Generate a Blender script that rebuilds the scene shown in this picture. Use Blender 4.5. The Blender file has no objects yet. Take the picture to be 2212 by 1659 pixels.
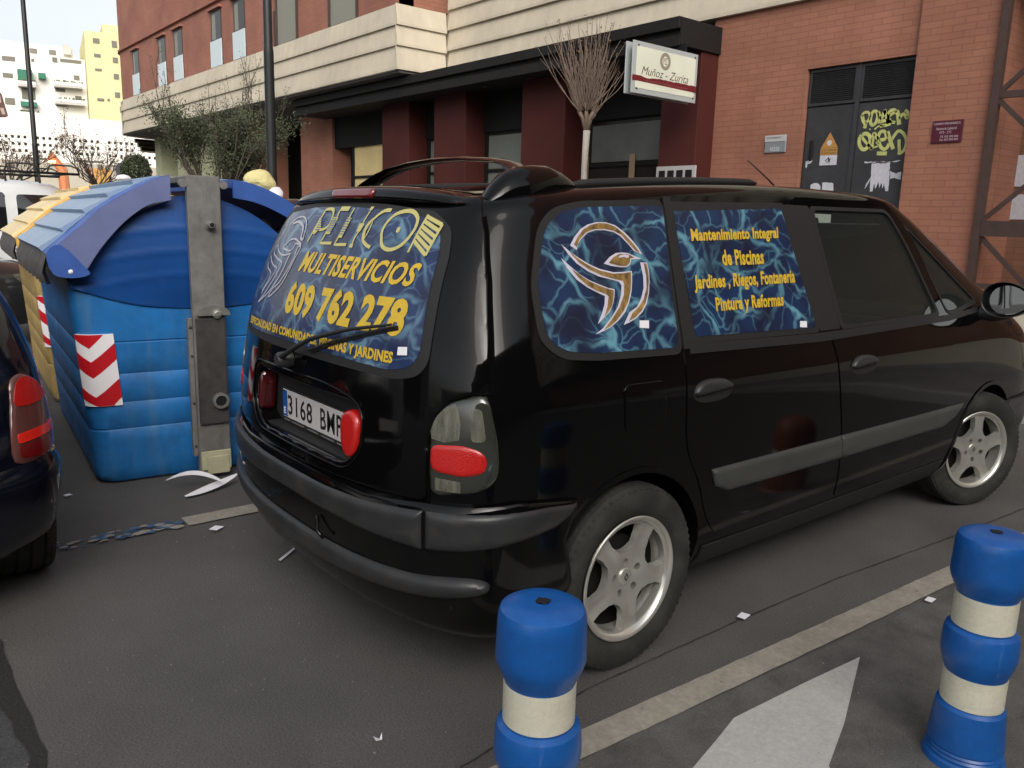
import bpy, bmesh, math, random
import numpy as np
from mathutils import Vector, Matrix, geometry
random.seed(7); np.random.seed(7)
R = math.radians
SC = bpy.context.scene
COL = SC.collection

# ---------------------------------------------------------------- camera
YAW, PITCH, ROLL = R(50.41983994), R(11.23882662), R(1.64476056)
def cam_axes():
    cy, sy = math.cos(YAW), math.sin(YAW); cp, sp = math.cos(PITCH), math.sin(PITCH)
    f = Vector((cy*cp, sy*cp, -sp)); r = Vector((sy, -cy, 0)); u = r.cross(f)
    c, s = math.cos(ROLL), math.sin(ROLL)
    return c*r+s*u, -s*r+c*u, f
cr_, cu_, cf_ = cam_axes()
cam = bpy.data.cameras.new('camera'); camo = bpy.data.objects.new('camera', cam); COL.objects.link(camo)
camo.matrix_world = Matrix(((cr_.x, cu_.x, -cf_.x, -1.96525876), (cr_.y, cu_.y, -cf_.y, -2.61751375), (cr_.z, cu_.z, -cf_.z, 1.50041536), (0, 0, 0, 1)))
cam.sensor_width = 36; cam.lens = 1757.5756/2212*36; cam.clip_start = .05; cam.clip_end = 900
SC.camera = camo
# ---------------------------------------------------------------- light
SUN_EL, SUN_AZ = R(32), R(-120)      # azimuth of the sun measured from +X towards +Y
w = bpy.data.worlds.new('World'); SC.world = w; w.use_nodes = True
nt = w.node_tree; bg = nt.nodes['Background']; sky = nt.nodes.new('ShaderNodeTexSky')
sky.sky_type = 'NISHITA'; sky.sun_disc = False; sky.sun_elevation = SUN_EL
sky.sun_rotation = R(90)-SUN_AZ; sky.air_density = 1.0; sky.dust_density = 4.0; sky.ozone_density = 1.0
hs_ = nt.nodes.new('ShaderNodeHueSaturation'); hs_.inputs['Saturation'].default_value = .26
nt.links.new(sky.outputs[0], hs_.inputs['Color']); nt.links.new(hs_.outputs[0], bg.inputs[0]); bg.inputs[1].default_value = .15
sl = bpy.data.lights.new('sun', 'SUN'); sl.energy = 1.0; sl.angle = R(50); sl.color = (1, .92, .82)
so = bpy.data.objects.new('sun', sl); COL.objects.link(so)
sd = Vector((math.cos(SUN_EL)*math.cos(SUN_AZ), math.cos(SUN_EL)*math.sin(SUN_AZ), math.sin(SUN_EL)))
so.rotation_euler = sd.to_track_quat('Z', 'Y').to_euler()
SC.view_settings.view_transform = 'Standard'; SC.view_settings.look = 'None'
SC.view_settings.exposure = .56; SC.view_settings.gamma = 1
SC.render.engine = 'CYCLES'

# ---------------------------------------------------------------- helpers
WL = {}
def srgb(r, g, b):
    f = lambda v: (v/255/12.92) if v/255 <= .04045 else ((v/255+.055)/1.055)**2.4
    return (f(r), f(g), f(b))
def tag(o, label=None, cat=None, group=None, kind=None):
    if label: o['label'] = label
    if cat: o['category'] = cat
    if group: o['group'] = group
    if kind: o['kind'] = kind
    return o
def thing(name, label, cat, loc=(0, 0, 0), rz=0, group=None, local=False):
    o = bpy.data.objects.new(name, None); COL.objects.link(o); o.location = loc; o.rotation_euler = (0, 0, rz)
    o.empty_display_size = .1
    WL[o.name] = Vector((0, 0, 0)) if local else Vector(loc)
    return tag(o, label, cat, group)
def O(name, vf, mat, parent=None, smooth=False, sharp=None, uv=None):
    V, F = vf
    off = WL[parent.name] if parent else Vector((0, 0, 0))
    me = bpy.data.meshes.new(name)
    me.from_pydata([(v[0]-off[0], v[1]-off[1], v[2]-off[2]) for v in V], [], [tuple(f) for f in F])
    me.validate()
    mats = mat if isinstance(mat, list) else [mat]
    for m in mats: me.materials.append(m)
    if uv is not None:
        l = me.uv_layers.new(name='UVMap')
        idx = np.zeros(len(me.loops), dtype=np.int32); me.loops.foreach_get('vertex_index', idx)
        l.data.foreach_set('uv', np.array(uv, dtype=np.float32)[idx].ravel())
    if smooth:
        me.polygons.foreach_set('use_smooth', [True]*len(me.polygons))
        if sharp: me.set_sharp_from_angle(angle=R(sharp))
    o = bpy.data.objects.new(name, me); COL.objects.link(o)
    if parent: o.parent = parent
    WL[o.name] = off
    return o
class G:
    """collects shapes into one mesh"""
    def __init__(s): s.V = []; s.F = []; s.mi = []
    def add(s, V, F, mi=0):
        n = len(s.V); s.V += [tuple(v) for v in V]; s.F += [tuple(i+n for i in f) for f in F]; s.mi += [mi]*len(F)
        return s
    def box(s, x0, x1, y0, y1, z0, z1, b=0, mi=0):
        if b:
            V = []; F = []
            xs = (x0, x1); ys = (y0, y1); zs = (z0, z1); id = {}
            for i in (0, 1):
                for j in (0, 1):
                    for k in (0, 1):
                        sx, sy, sz = (1, -1)[i], (1, -1)[j], (1, -1)[k]
                        for a, p in enumerate(((0, sy*b, sz*b), (sx*b, 0, sz*b), (sx*b, sy*b, 0))):
                            id[i, j, k, a] = len(V); V.append((xs[i]+p[0], ys[j]+p[1], zs[k]+p[2]))
            q = lambda *t: F.append([id[x] for x in t])
            for i in (0, 1): q((i, 0, 0, 0), (i, 1, 0, 0), (i, 1, 1, 0), (i, 0, 1, 0))
            for j in (0, 1): q((0, j, 0, 1), (1, j, 0, 1), (1, j, 1, 1), (0, j, 1, 1))
            for k in (0, 1): q((0, 0, k, 2), (1, 0, k, 2), (1, 1, k, 2), (0, 1, k, 2))
            for i in (0, 1):
                for j in (0, 1): q((i, j, 0, 0), (i, j, 1, 0), (i, j, 1, 1), (i, j, 0, 1))
                for k in (0, 1): q((i, 0, k, 0), (i, 1, k, 0), (i, 1, k, 2), (i, 0, k, 2))
            for j in (0, 1):
                for k in (0, 1): q((0, j, k, 1), (1, j, k, 1), (1, j, k, 2), (0, j, k, 2))
            for i in (0, 1):
                for j in (0, 1):
                    for k in (0, 1): q((i, j, k, 0), (i, j, k, 1), (i, j, k, 2))
            bm = bmesh.new(); bv = [bm.verts.new(v) for v in V]
            for f in F: bm.faces.new([bv[i] for i in f])
            bmesh.ops.recalc_face_normals(bm, faces=bm.faces)
            bm.verts.index_update()
            F = [[v.index for v in f.verts] for f in bm.faces]; bm.free()
            return s.add(V, F, mi)
        V = [(x, y, z) for x in (x0, x1) for y in (y0, y1) for z in (z0, z1)]
        return s.add(V, [(0, 1, 3, 2), (4, 6, 7, 5), (0, 4, 5, 1), (2, 3, 7, 6), (0, 2, 6, 4), (1, 5, 7, 3)], mi)
    def tube(s, pts, r, n=8, cap=True, mi=0):
        pts = [Vector(p) for p in pts]; rs = r if isinstance(r, (list, tuple)) else [r]*len(pts)
        V = []; F = []; prev = None
        for i, p in enumerate(pts):
            t = (pts[min(i+1, len(pts)-1)]-pts[max(i-1, 0)])
            t = t.normalized() if t.length > 1e-9 else Vector((0, 0, 1))
            if prev is None: a = t.orthogonal().normalized()
            else:
                a = (prev-t*prev.dot(t)); a = a.normalized() if a.length > 1e-6 else t.orthogonal().normalized()
            prev = a; b = t.cross(a)
            for k in range(n):
                an = 2*math.pi*k/n; V.append(p+(a*math.cos(an)+b*math.sin(an))*rs[i])
        for i in range(len(pts)-1):
            for k in range(n): F.append((i*n+k, i*n+(k+1) % n, (i+1)*n+(k+1) % n, (i+1)*n+k))
        if cap: F.append(tuple(range(n-1, -1, -1))); F.append(tuple((len(pts)-1)*n+k for k in range(n)))
        return s.add(V, F, mi)
    def lathe(s, prof, c=(0, 0, 0), axis='z', n=32, mi=0, close=False, sgn=1, rot=None):
        """prof: (radius, height) ; axis: z up, or y (height grows along sgn*y)"""
        V = []; F = []
        for r, h in prof:
            for k in range(n):
                a = 2*math.pi*k/n
                if axis == 'z': p = Vector((r*math.cos(a), r*math.sin(a), h))
                elif axis == 'y': p = Vector((r*math.cos(a), sgn*h, r*math.sin(a)))
                else: p = Vector((sgn*h, r*math.cos(a), r*math.sin(a)))
                if rot: p = rot @ p
                V.append((p.x+c[0], p.y+c[1], p.z+c[2]))
        m = len(prof)
        for i in range(m-1 if not close else m):
            j = (i+1) % m
            for k in range(n): F.append((i*n+k, i*n+(k+1) % n, j*n+(k+1) % n, j*n+k))
        return s.add(V, F, mi)
    def prism(s, poly, axis, a0, a1, mi=0):
        """extrude a 2-D outline: axis x -> poly (y,z); y -> (x,z); z -> (x,y)"""
        P = {'x': lambda p, a: (a, p[0], p[1]), 'y': lambda p, a: (p[0], a, p[1]), 'z': lambda p, a: (p[0], p[1], a)}[axis]
        n = len(poly); V = [P(p, a0) for p in poly]+[P(p, a1) for p in poly]
        tri = geometry.tessellate_polygon([[Vector((p[0], p[1], 0)) for p in poly]])
        F = [tuple(t) for t in tri]+[tuple(i+n for i in reversed(t)) for t in tri]
        F += [(i, (i+1) % n, (i+1) % n+n, i+n) for i in range(n)]
        return s.add(V, F, mi)
    def quad(s, *p, mi=0): return s.add(p, [tuple(range(len(p)))], mi)
    def make(s, name, mat, parent=None, smooth=False, sharp=None, fix=True):
        o = O(name, (s.V, s.F), mat, parent, False)
        me = o.data
        if isinstance(mat, list) and len(s.mi) == len(me.polygons): me.polygons.foreach_set('material_index', s.mi)
        if fix:
            bm = bmesh.new(); bm.from_mesh(me); bmesh.ops.recalc_face_normals(bm, faces=bm.faces); bm.to_mesh(me); bm.free()
        if smooth:
            me.polygons.foreach_set('use_smooth', [True]*len(me.polygons))
            if sharp: me.set_sharp_from_angle(angle=R(sharp))
        return o

# ---------------------------------------------------------------- materials
def _n(nt, t, **k):
    n = nt.nodes.new(t)
    for a, b in k.items(): setattr(n, a, b)
    return n
def M(name, col, rough=.6, metal=0, spec=.5, coat=0, var=None, var2=None, bump=None, emis=None, col2=None, alpha=None, trans=0, coord='Object', bumpd=.01):
    m = bpy.data.materials.new(name); m.use_nodes = True; nt = m.node_tree; b = nt.nodes['Principled BSDF']
    b.inputs['Base Color'].default_value = (*col, 1); b.inputs['Roughness'].default_value = rough
    b.inputs['Metallic'].default_value = metal; b.inputs['Specular IOR Level'].default_value = spec
    b.inputs['Coat Weight'].default_value = coat; b.inputs['Coat Roughness'].default_value = .03
    b.inputs['Transmission Weight'].default_value = trans
    tc = _n(nt, 'ShaderNodeTexCoord'); L = nt.links.new
    if emis: b.inputs['Emission Color'].default_value = (*emis[0], 1); b.inputs['Emission Strength'].default_value = emis[1]
    last = None
    for v in (var, var2):
        if not v: continue
        sc, amt = v[0], v[1]; st = v[2] if len(v) > 2 else (1, 1, 1)
        mp = _n(nt, 'ShaderNodeMapping'); mp.inputs['Scale'].default_value = st; L(tc.outputs[coord], mp.inputs[0])
        no = _n(nt, 'ShaderNodeTexNoise'); no.inputs['Scale'].default_value = sc; no.inputs['Detail'].default_value = 6; no.inputs['Roughness'].default_value = .62
        L(mp.outputs[0], no.inputs['Vector'])
        rp = _n(nt, 'ShaderNodeMapRange'); rp.inputs[1].default_value = .3; rp.inputs[2].default_value = .7
        L(no.outputs['Fac'], rp.inputs[0])
        mx = _n(nt, 'ShaderNodeMix', data_type='RGBA')
        if last is None:
            c2 = col2 or tuple(c*(1-amt) for c in col); mx.inputs[6].default_value = (*c2, 1)
            mx.inputs[7].default_value = (*[min(1, c*(1+amt)) for c in col], 1) if not col2 else (*col, 1)
            L(rp.outputs[0], mx.inputs[0])
        else:
            mx.blend_type = 'MULTIPLY'; mx.inputs[0].default_value = 1
            m2 = _n(nt, 'ShaderNodeMix', data_type='RGBA'); m2.inputs[6].default_value = (1-amt, 1-amt, 1-amt, 1); m2.inputs[7].default_value = (1+amt, 1+amt, 1+amt, 1)
            L(rp.outputs[0], m2.inputs[0]); L(last, mx.inputs[6]); L(m2.outputs[2], mx.inputs[7])
        last = mx.outputs[2]
    if last is not None: L(last, b.inputs['Base Color'])
    if bump:
        no = _n(nt, 'ShaderNodeTexNoise'); no.inputs['Scale'].default_value = bump[0]; no.inputs['Detail'].default_value = 5; L(tc.outputs[coord], no.inputs['Vector'])
        bp = _n(nt, 'ShaderNodeBump'); bp.inputs['Strength'].default_value = bump[1]; bp.inputs['Distance'].default_value = bumpd
        L(no.outputs['Fac'], bp.inputs['Height']); L(bp.outputs[0], b.inputs['Normal'])
    m['_last'] = 0
    return m
def brick_mat(name, c1, c2, mortar, along='Y', bw=.245, rh=.0735, stain=.18):
    m = M(name, c1, .85); nt = m.node_tree; b = nt.nodes['Principled BSDF']; L = nt.links.new
    tc = _n(nt, 'ShaderNodeTexCoord'); sep = _n(nt, 'ShaderNodeSeparateXYZ'); cmb = _n(nt, 'ShaderNodeCombineXYZ')
    L(tc.outputs['Object'], sep.inputs[0])
    if along == 'XY':
        ad = _n(nt, 'ShaderNodeMath', operation='ADD'); L(sep.outputs['X'], ad.inputs[0]); L(sep.outputs['Y'], ad.inputs[1]); L(ad.outputs[0], cmb.inputs['X'])
    else: L(sep.outputs[along], cmb.inputs['X'])
    L(sep.outputs['Z'], cmb.inputs['Y'])
    br = _n(nt, 'ShaderNodeTexBrick'); br.inputs['Scale'].default_value = 1; br.inputs['Brick Width'].default_value = bw; br.inputs['Row Height'].default_value = rh
    br.inputs['Mortar Size'].default_value = .005; br.inputs['Mortar Smooth'].default_value = .3; br.inputs['Bias'].default_value = 0
    br.inputs['Color1'].default_value = (*c1, 1); br.inputs['Color2'].default_value = (*c2, 1); br.inputs['Mortar'].default_value = (*mortar, 1)
    L(cmb.outputs[0], br.inputs['Vector'])
    no = _n(nt, 'ShaderNodeTexNoise'); no.inputs['Scale'].default_value = 1.1; no.inputs['Detail'].default_value = 7; L(tc.outputs['Object'], no.inputs['Vector'])
    mr = _n(nt, 'ShaderNodeMapRange'); mr.inputs[1].default_value = .3; mr.inputs[2].default_value = .7; mr.inputs[3].default_value = 1-stain; mr.inputs[4].default_value = 1+stain; L(no.outputs['Fac'], mr.inputs[0])
    mx = _n(nt, 'ShaderNodeVectorMath', operation='SCALE'); L(br.outputs['Color'], mx.inputs[0]); L(mr.outputs[0], mx.inputs['Scale']); L(mx.outputs[0], b.inputs['Base Color'])
    bp = _n(nt, 'ShaderNodeBump'); bp.invert = True; bp.inputs['Strength'].default_value = .6; bp.inputs['Distance'].default_value = .006; L(br.outputs['Fac'], bp.inputs['Height']); L(bp.outputs[0], b.inputs['Normal'])
    return m
def water_mat(name, dark, mid, line, coat=0.0):
    """printed pool-water film: bent bright caustic lines on navy"""
    m = M(name, dark, .28, spec=.35, coat=coat); nt = m.node_tree; b = nt.nodes['Principled BSDF']; L = nt.links.new
    tc = _n(nt, 'ShaderNodeTexCoord')
    no = _n(nt, 'ShaderNodeTexNoise'); no.inputs['Scale'].default_value = 5; no.inputs['Detail'].default_value = 3; L(tc.outputs['UV'], no.inputs['Vector'])
    sb = _n(nt, 'ShaderNodeVectorMath', operation='SUBTRACT'); sb.inputs[1].default_value = (.5, .5, .5); L(no.outputs['Color'], sb.inputs[0])
    s1 = _n(nt, 'ShaderNodeVectorMath', operation='SCALE'); s1.inputs['Scale'].default_value = .26; L(sb.outputs[0], s1.inputs[0])
    ad = _n(nt, 'ShaderNodeVectorMath', operation='ADD'); L(tc.outputs['UV'], ad.inputs[0]); L(s1.outputs[0], ad.inputs[1])
    acc = None
    for sc, wd, st in ((6.0, .05, .95), (12, .045, .5)):
        mp = _n(nt, 'ShaderNodeMapping'); mp.inputs['Scale'].default_value = (.8, 1.2, 1); L(ad.outputs[0], mp.inputs[0])
        vo = _n(nt, 'ShaderNodeTexVoronoi', feature='DISTANCE_TO_EDGE', voronoi_dimensions='2D'); vo.inputs['Scale'].default_value = sc; L(mp.outputs[0], vo.inputs['Vector'])
        mr = _n(nt, 'ShaderNodeMapRange'); mr.interpolation_type = 'SMOOTHSTEP'; mr.inputs[1].default_value = 0; mr.inputs[2].default_value = wd*2; mr.inputs[3].default_value = st; mr.inputs[4].default_value = 0
        L(vo.outputs['Distance'], mr.inputs[0])
        if acc is None: acc = mr.outputs[0]
        else:
            mm = _n(nt, 'ShaderNodeMath', operation='MAXIMUM'); L(acc, mm.inputs[0]); L(mr.outputs[0], mm.inputs[1]); acc = mm.outputs[0]
    n2 = _n(nt, 'ShaderNodeTexNoise'); n2.inputs['Scale'].default_value = 6; n2.inputs['Detail'].default_value = 2; L(tc.outputs['UV'], n2.inputs['Vector'])
    r2 = _n(nt, 'ShaderNodeMapRange'); r2.inputs[1].default_value = .35; r2.inputs[2].default_value = .62; L(n2.outputs['Fac'], r2.inputs[0])
    ml = _n(nt, 'ShaderNodeMath', operation='MULTIPLY'); L(acc, ml.inputs[0]); 
    r3 = _n(nt, 'ShaderNodeMapRange'); r3.inputs[1].default_value = .38; r3.inputs[2].default_value = .62; r3.inputs[3].default_value = .10; r3.inputs[4].default_value = 1.0; L(n2.outputs['Fac'], r3.inputs[0]); L(r3.outputs[0], ml.inputs[1])
    a = _n(nt, 'ShaderNodeMix', data_type='RGBA'); a.inputs[6].default_value = (*dark, 1); a.inputs[7].default_value = (*mid, 1); L(r2.outputs[0], a.inputs[0])
    c = _n(nt, 'ShaderNodeMix', data_type='RGBA'); c.inputs[7].default_value = (*line, 1); L(a.outputs[2], c.inputs[6]); L(ml.outputs[0], c.inputs[0])
    L(c.outputs[2], b.inputs['Base Color'])
    return m

m_asph = M('asphalt', (.060, .060, .062), .9, var=(3.2, .3), var2=(120, .45), bump=(160, .5), bumpd=.006)
m_slab = M('parking_concrete', (.084, .080, .075), .85, var=(1.3, .20), var2=(150, .42), bump=(120, .7), bumpd=.005)
m_slab2 = M('stained_concrete', (.086, .084, .078), .85, var=(7, .32), var2=(200, .38), bump=(90, .4), bumpd=.004)
m_walk = M('pavement_tiles', (.20, .19, .18), .85, var=(1.5, .2), bump=(60, .3))
m_kerb = M('kerb_stone', (.30, .29, .27), .8, var=(5, .15), bump=(60, .3))
m_paint = M('worn_line_paint', (.27, .25, .21), .75, var=(9, .16), var2=(60, .18))
m_pwhite = M('white_line_paint', (.42, .42, .40), .7, var=(7, .08), var2=(70, .12))
m_pblue = M('blue_line_paint', (.045, .10, .20), .75, var=(30, .7))
m_crack = M('tar_joint', (.02, .019, .018), .8, bump=(80, .6))
m_paper = M('white_paper', (.78, .77, .80), .7)
m_black = M('black_car_paint', (.0022, .0022, .0024), .06, spec=.30, coat=0)
m_gap = M('panel_gap', (.0015, .0015, .0015), .9, spec=.05)
m_navy = M('dark_blue_car_paint', (.0035, .004, .010), .10, spec=.45, coat=.2)
m_white = M('white_van_paint', (.62, .64, .64), .25, coat=.5)
m_grey = M('grey_car_paint', (.02, .022, .024), .2, coat=.8)
m_plast = M('dark_textured_plastic', (.026, .027, .028), .34, spec=.45, var=(8, .25), bump=(500, .25), bumpd=.001)
m_plast2 = M('grey_side_moulding', (.045, .048, .045), .5, var=(6, .12), bump=(500, .2), bumpd=.001)
m_rub = M('black_rubber_seal', (.012, .012, .012), .6)
m_tyre = M('tyre_rubber', (.017, .018, .015), .85, var=(9, .35), bump=(70, .35), bumpd=.003)
m_alu = M('silver_alloy', (.62, .61, .56), .30, metal=.75, var=(30, .05))
m_dark = M('dark_interior', (.010, .010, .011), .7)
m_seat = M('grey_seat_cloth', (.035, .035, .037), .9, var=(50, .2))
m_steel = M('galvanised_steel', (.20, .195, .185), .55, metal=.35, var=(14, .2), var2=(3, .15), bump=(60, .15))
m_barrel = M('shaded_dirty_metal', (.012, .011, .010), .7, metal=.2)  # near-black colour paints in the shade behind the spokes, with some dirt
m_steeld = M('grimy_steel', (.055, .053, .05), .6, metal=.3, var=(9, .4), bump=(60, .2))
m_lred = M('red_lens', (.46, .010, .008), .14, coat=.7, spec=.5, bump=(260, .5), bumpd=.003)
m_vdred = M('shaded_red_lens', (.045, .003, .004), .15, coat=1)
m_dred = M('dark_red_lens', (.16, .006, .008), .15, coat=1)
m_smoke = M('smoked_lens', (.028, .030, .024), .10, coat=1, spec=.6)
m_clear = M('ribbed_clear_lens', (.105, .105, .08), .14, coat=.8, var=(60, .5, (1, 1, .2)), bump=(200, .4), bumpd=.003)
m_plate = M('number_plate_white', (.50, .485, .47), .4)
m_ink = M('black_print', (.01, .01, .01), .5)
m_eub = M('plate_blue', (.01, .08, .30), .4)
m_yel = M('yellow_print', (.62, .42, .03), .45, var=(40, .08))
m_yel2 = M('pale_yellow_print', (.52, .47, .17), .45)
m_wprint = M('lilac_white_print', (.58, .56, .66), .45)
m_wthin = M('faint_white_print', (.46, .45, .50), .45)
m_gold = M('gold_print', (.40, .25, .07), .45, var=(38, .8, (1, 1, .5)), col2=(.06, .030, .010))
m_film = water_mat('pool_water_film', (.009, .012, .034), (.012, .032, .092), (.13, .32, .40))
m_filmr = water_mat('pool_water_film_rear', (.011, .015, .048), (.018, .040, .12), (.13, .25, .34), .3)
m_mirror = M('mirror_glass', (.75, .77, .78), .04, metal=1)
def glass_mat(name, tint, alpha):
    m = bpy.data.materials.new(name); m.use_nodes = True; nt = m.node_tree; nt.nodes.clear()
    o = _n(nt, 'ShaderNodeOutputMaterial'); tr = _n(nt, 'ShaderNodeBsdfTransparent'); tr.inputs[0].default_value = (*tint, 1)
    gl = _n(nt, 'ShaderNodeBsdfGlossy'); gl.inputs['Roughness'].default_value = .02; fr = _n(nt, 'ShaderNodeFresnel'); fr.inputs[0].default_value = 1.5
    mx = _n(nt, 'ShaderNodeMixShader'); nt.links.new(fr.outputs[0], mx.inputs[0]); nt.links.new(tr.outputs[0], mx.inputs[1]); nt.links.new(gl.outputs[0], mx.inputs[2]); df = _n(nt, 'ShaderNodeBsdfDiffuse'); df.inputs[0].default_value = (.10, .12, .11, 1); m3 = _n(nt, 'ShaderNodeMixShader'); m3.inputs[0].default_value = .14
    nt.links.new(mx.outputs[0], m3.inputs[1]); nt.links.new(df.outputs[0], m3.inputs[2]); nt.links.new(m3.outputs[0], o.inputs[0])
    return m
m_glass = glass_mat('tinted_glass', (.44, .55, .50), 1)
m_dglass = M('dark_glass', (.008, .009, .010), .04, spec=.6, coat=.6)
m_red = M('reflective_red', (.55, .012, .02), .35)
m_refw = M('reflective_white', (.92, .90, .92), .3)

# ---------------------------------------------------------------- curved car shells

def pch(xs,ys):
    xs=np.array(xs,float);ys=np.array(ys,float);h=np.diff(xs);d=np.diff(ys)/h;m=np.zeros(len(xs))
    m[0]=d[0];m[-1]=d[-1]
    for i in range(1,len(xs)-1):
        if d[i-1]*d[i]>0:
            w1=2*h[i]+h[i-1];w2=h[i]+2*h[i-1];m[i]=(w1+w2)/(w1/d[i-1]+w2/d[i])
    def f(x):
        x=min(max(x,xs[0]),xs[-1]);i=min(max(int(np.searchsorted(xs,x)-1),0),len(xs)-2)
        t=(x-xs[i])/h[i]
        return (2*t**3-3*t*t+1)*ys[i]+(t**3-2*t*t+t)*h[i]*m[i]+(-2*t**3+3*t*t)*ys[i+1]+(t**3-t*t)*h[i]*m[i+1]
    return f
class Shell:
    def __init__(s,rows,rear=(.40,4.2,.08),front=(1.3,2.6,.12),drop=(.085,.8,1.3),K=120,crown=.012):
        z=[r[0] for r in rows]
        s.fw,s.fr,s.ff=[pch(z,[r[k] for r in rows]) for k in(1,2,3)]
        s.rear,s.front,s.drop,s.K,s.crown=rear,front,drop,K,crown
        s.z0,s.z1=z[0],z[-1];s.cache={}
        s.ztop=z[-1]
    def line(s,z):
        k=round(z,4)
        if k in s.cache: return s.cache[k]
        w,xr,xf=s.fw(z),s.fr(z),s.ff(z)
        L=xf-xr
        ar=min(s.rear[0],L*.3);nr=s.rear[1]+s.rear[3]*min(max((z-1.0)/.5,0),1);af=min(s.front[0],L*.45);nf=s.front[1]
        th=np.linspace(0,np.pi/2,160)
        br=s.rear[2]*min(1,L/3);bf=s.front[2]*min(1,L/3)
        yr=w*np.sin(th)**(2/nr);x=xr+ar-ar*np.cos(th)**(2/nr)
        x=x+br*(yr/w)**2*np.clip(np.cos(th)**(2/nr),0,1)
        yf=w*np.sin(th)**(2/nf);x2=xf-af+af*np.cos(th)**(2/nf)
        x2=x2-bf*(yf/w)**2*np.cos(th)**(2/nf)
        mid=np.linspace(x[-1],x2[-1],60)[1:-1]
        X=np.concatenate([x,mid,x2[::-1]]);Y=np.concatenate([yr,np.full(len(mid),w),yf[::-1]])
        Y=Y*(1-s.crown*((X-(xr+xf)/2)/(L/2))**2)
        d=np.concatenate([[0],np.cumsum(np.hypot(np.diff(X),np.diff(Y)))]);d/=d[-1]
        s.cache[k]=(d,X,Y);return s.cache[k]
    def dz(s,x,z):
        a,b,c=s.drop
        if x>=b: return 0.
        t=min(max((z-1.0)/.65,0),1);t=t*t*(3-2*t)
        return a*((b-x)/c)**2*t
    def P(s,u,z):   # u 0 rear centre .. 1 front centre ; right side (y<0); negative u = left side
        d,X,Y=s.line(z);a=abs(u)
        x=float(np.interp(a,d,X));y=float(np.interp(a,d,Y))
        return np.array([x,-y if u>=0 else y,z-s.dz(x,z)])
    def us(s):
        # denser at the rear corner and front
        return np.linspace(0,1,s.K)
    def zs(s,step=.02):
        L=list(np.arange(s.z0,s.z1-.12,step))+list(np.linspace(s.z1-.12,s.z1,16));return L
    def mesh(s):
        us=s.us();U=np.concatenate([us,-us[-2:0:-1]]);zs=s.zs();V=[];F=[];n=len(U)
        for z in zs:
            for u in U: V.append(s.P(u,z))
        for i in range(len(zs)-1):
            for j in range(n):
                a=i*n+j;b=i*n+(j+1)%n;F.append((a,a+n,b+n,b))
        return np.array(V),F,n,len(zs)
    def side(s,x,z):  # actual x,z -> u,zz on the right side
        zz=z
        for _ in range(8): zz=z+s.dz(x,zz)
        d,X,Y=s.line(zz);i=int(np.argmax(Y));
        return float(np.interp(x,X,d)),zz
    def back(s,y,z):  # rear: actual y,z -> u,zz
        zz=z
        for _ in range(12):
            d,X,Y=s.line(zz);k=200;i=160
            u=float(np.interp(abs(y),Y[:i],d[:i]));x=np.interp(u,d,X);zz=z+s.dz(x,zz)
        return (u if y<=0 else -u),zz
VAN=[(.22,.80,-.66,3.80),(.30,.86,-.73,3.94),(.45,.895,-.765,4.02),(.60,.90,-.775,4.03),(.75,.902,-.772,4.01),(.85,.902,-.765,3.95),(.95,.899,-.752,3.84),
(1.10,.863,-.732,3.55),(1.23,.824,-.705,3.25),(1.4,.775,-.665,2.91),(1.5,.747,-.63,2.70),(1.6,.718,-.585,2.48),(1.65,.70,-.55,2.35),(1.67,.672,-.51,2.24),(1.682,.61,-.44,2.10),(1.69,.48,-.28,1.82),(1.694,.28,.03,1.42),(1.697,.03,.45,.8)]
van=Shell(VAN,rear=(.40,4.2,.07,1.6),front=(1.05,3.8,.10),drop=(.105,1.3,1.8))

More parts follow.
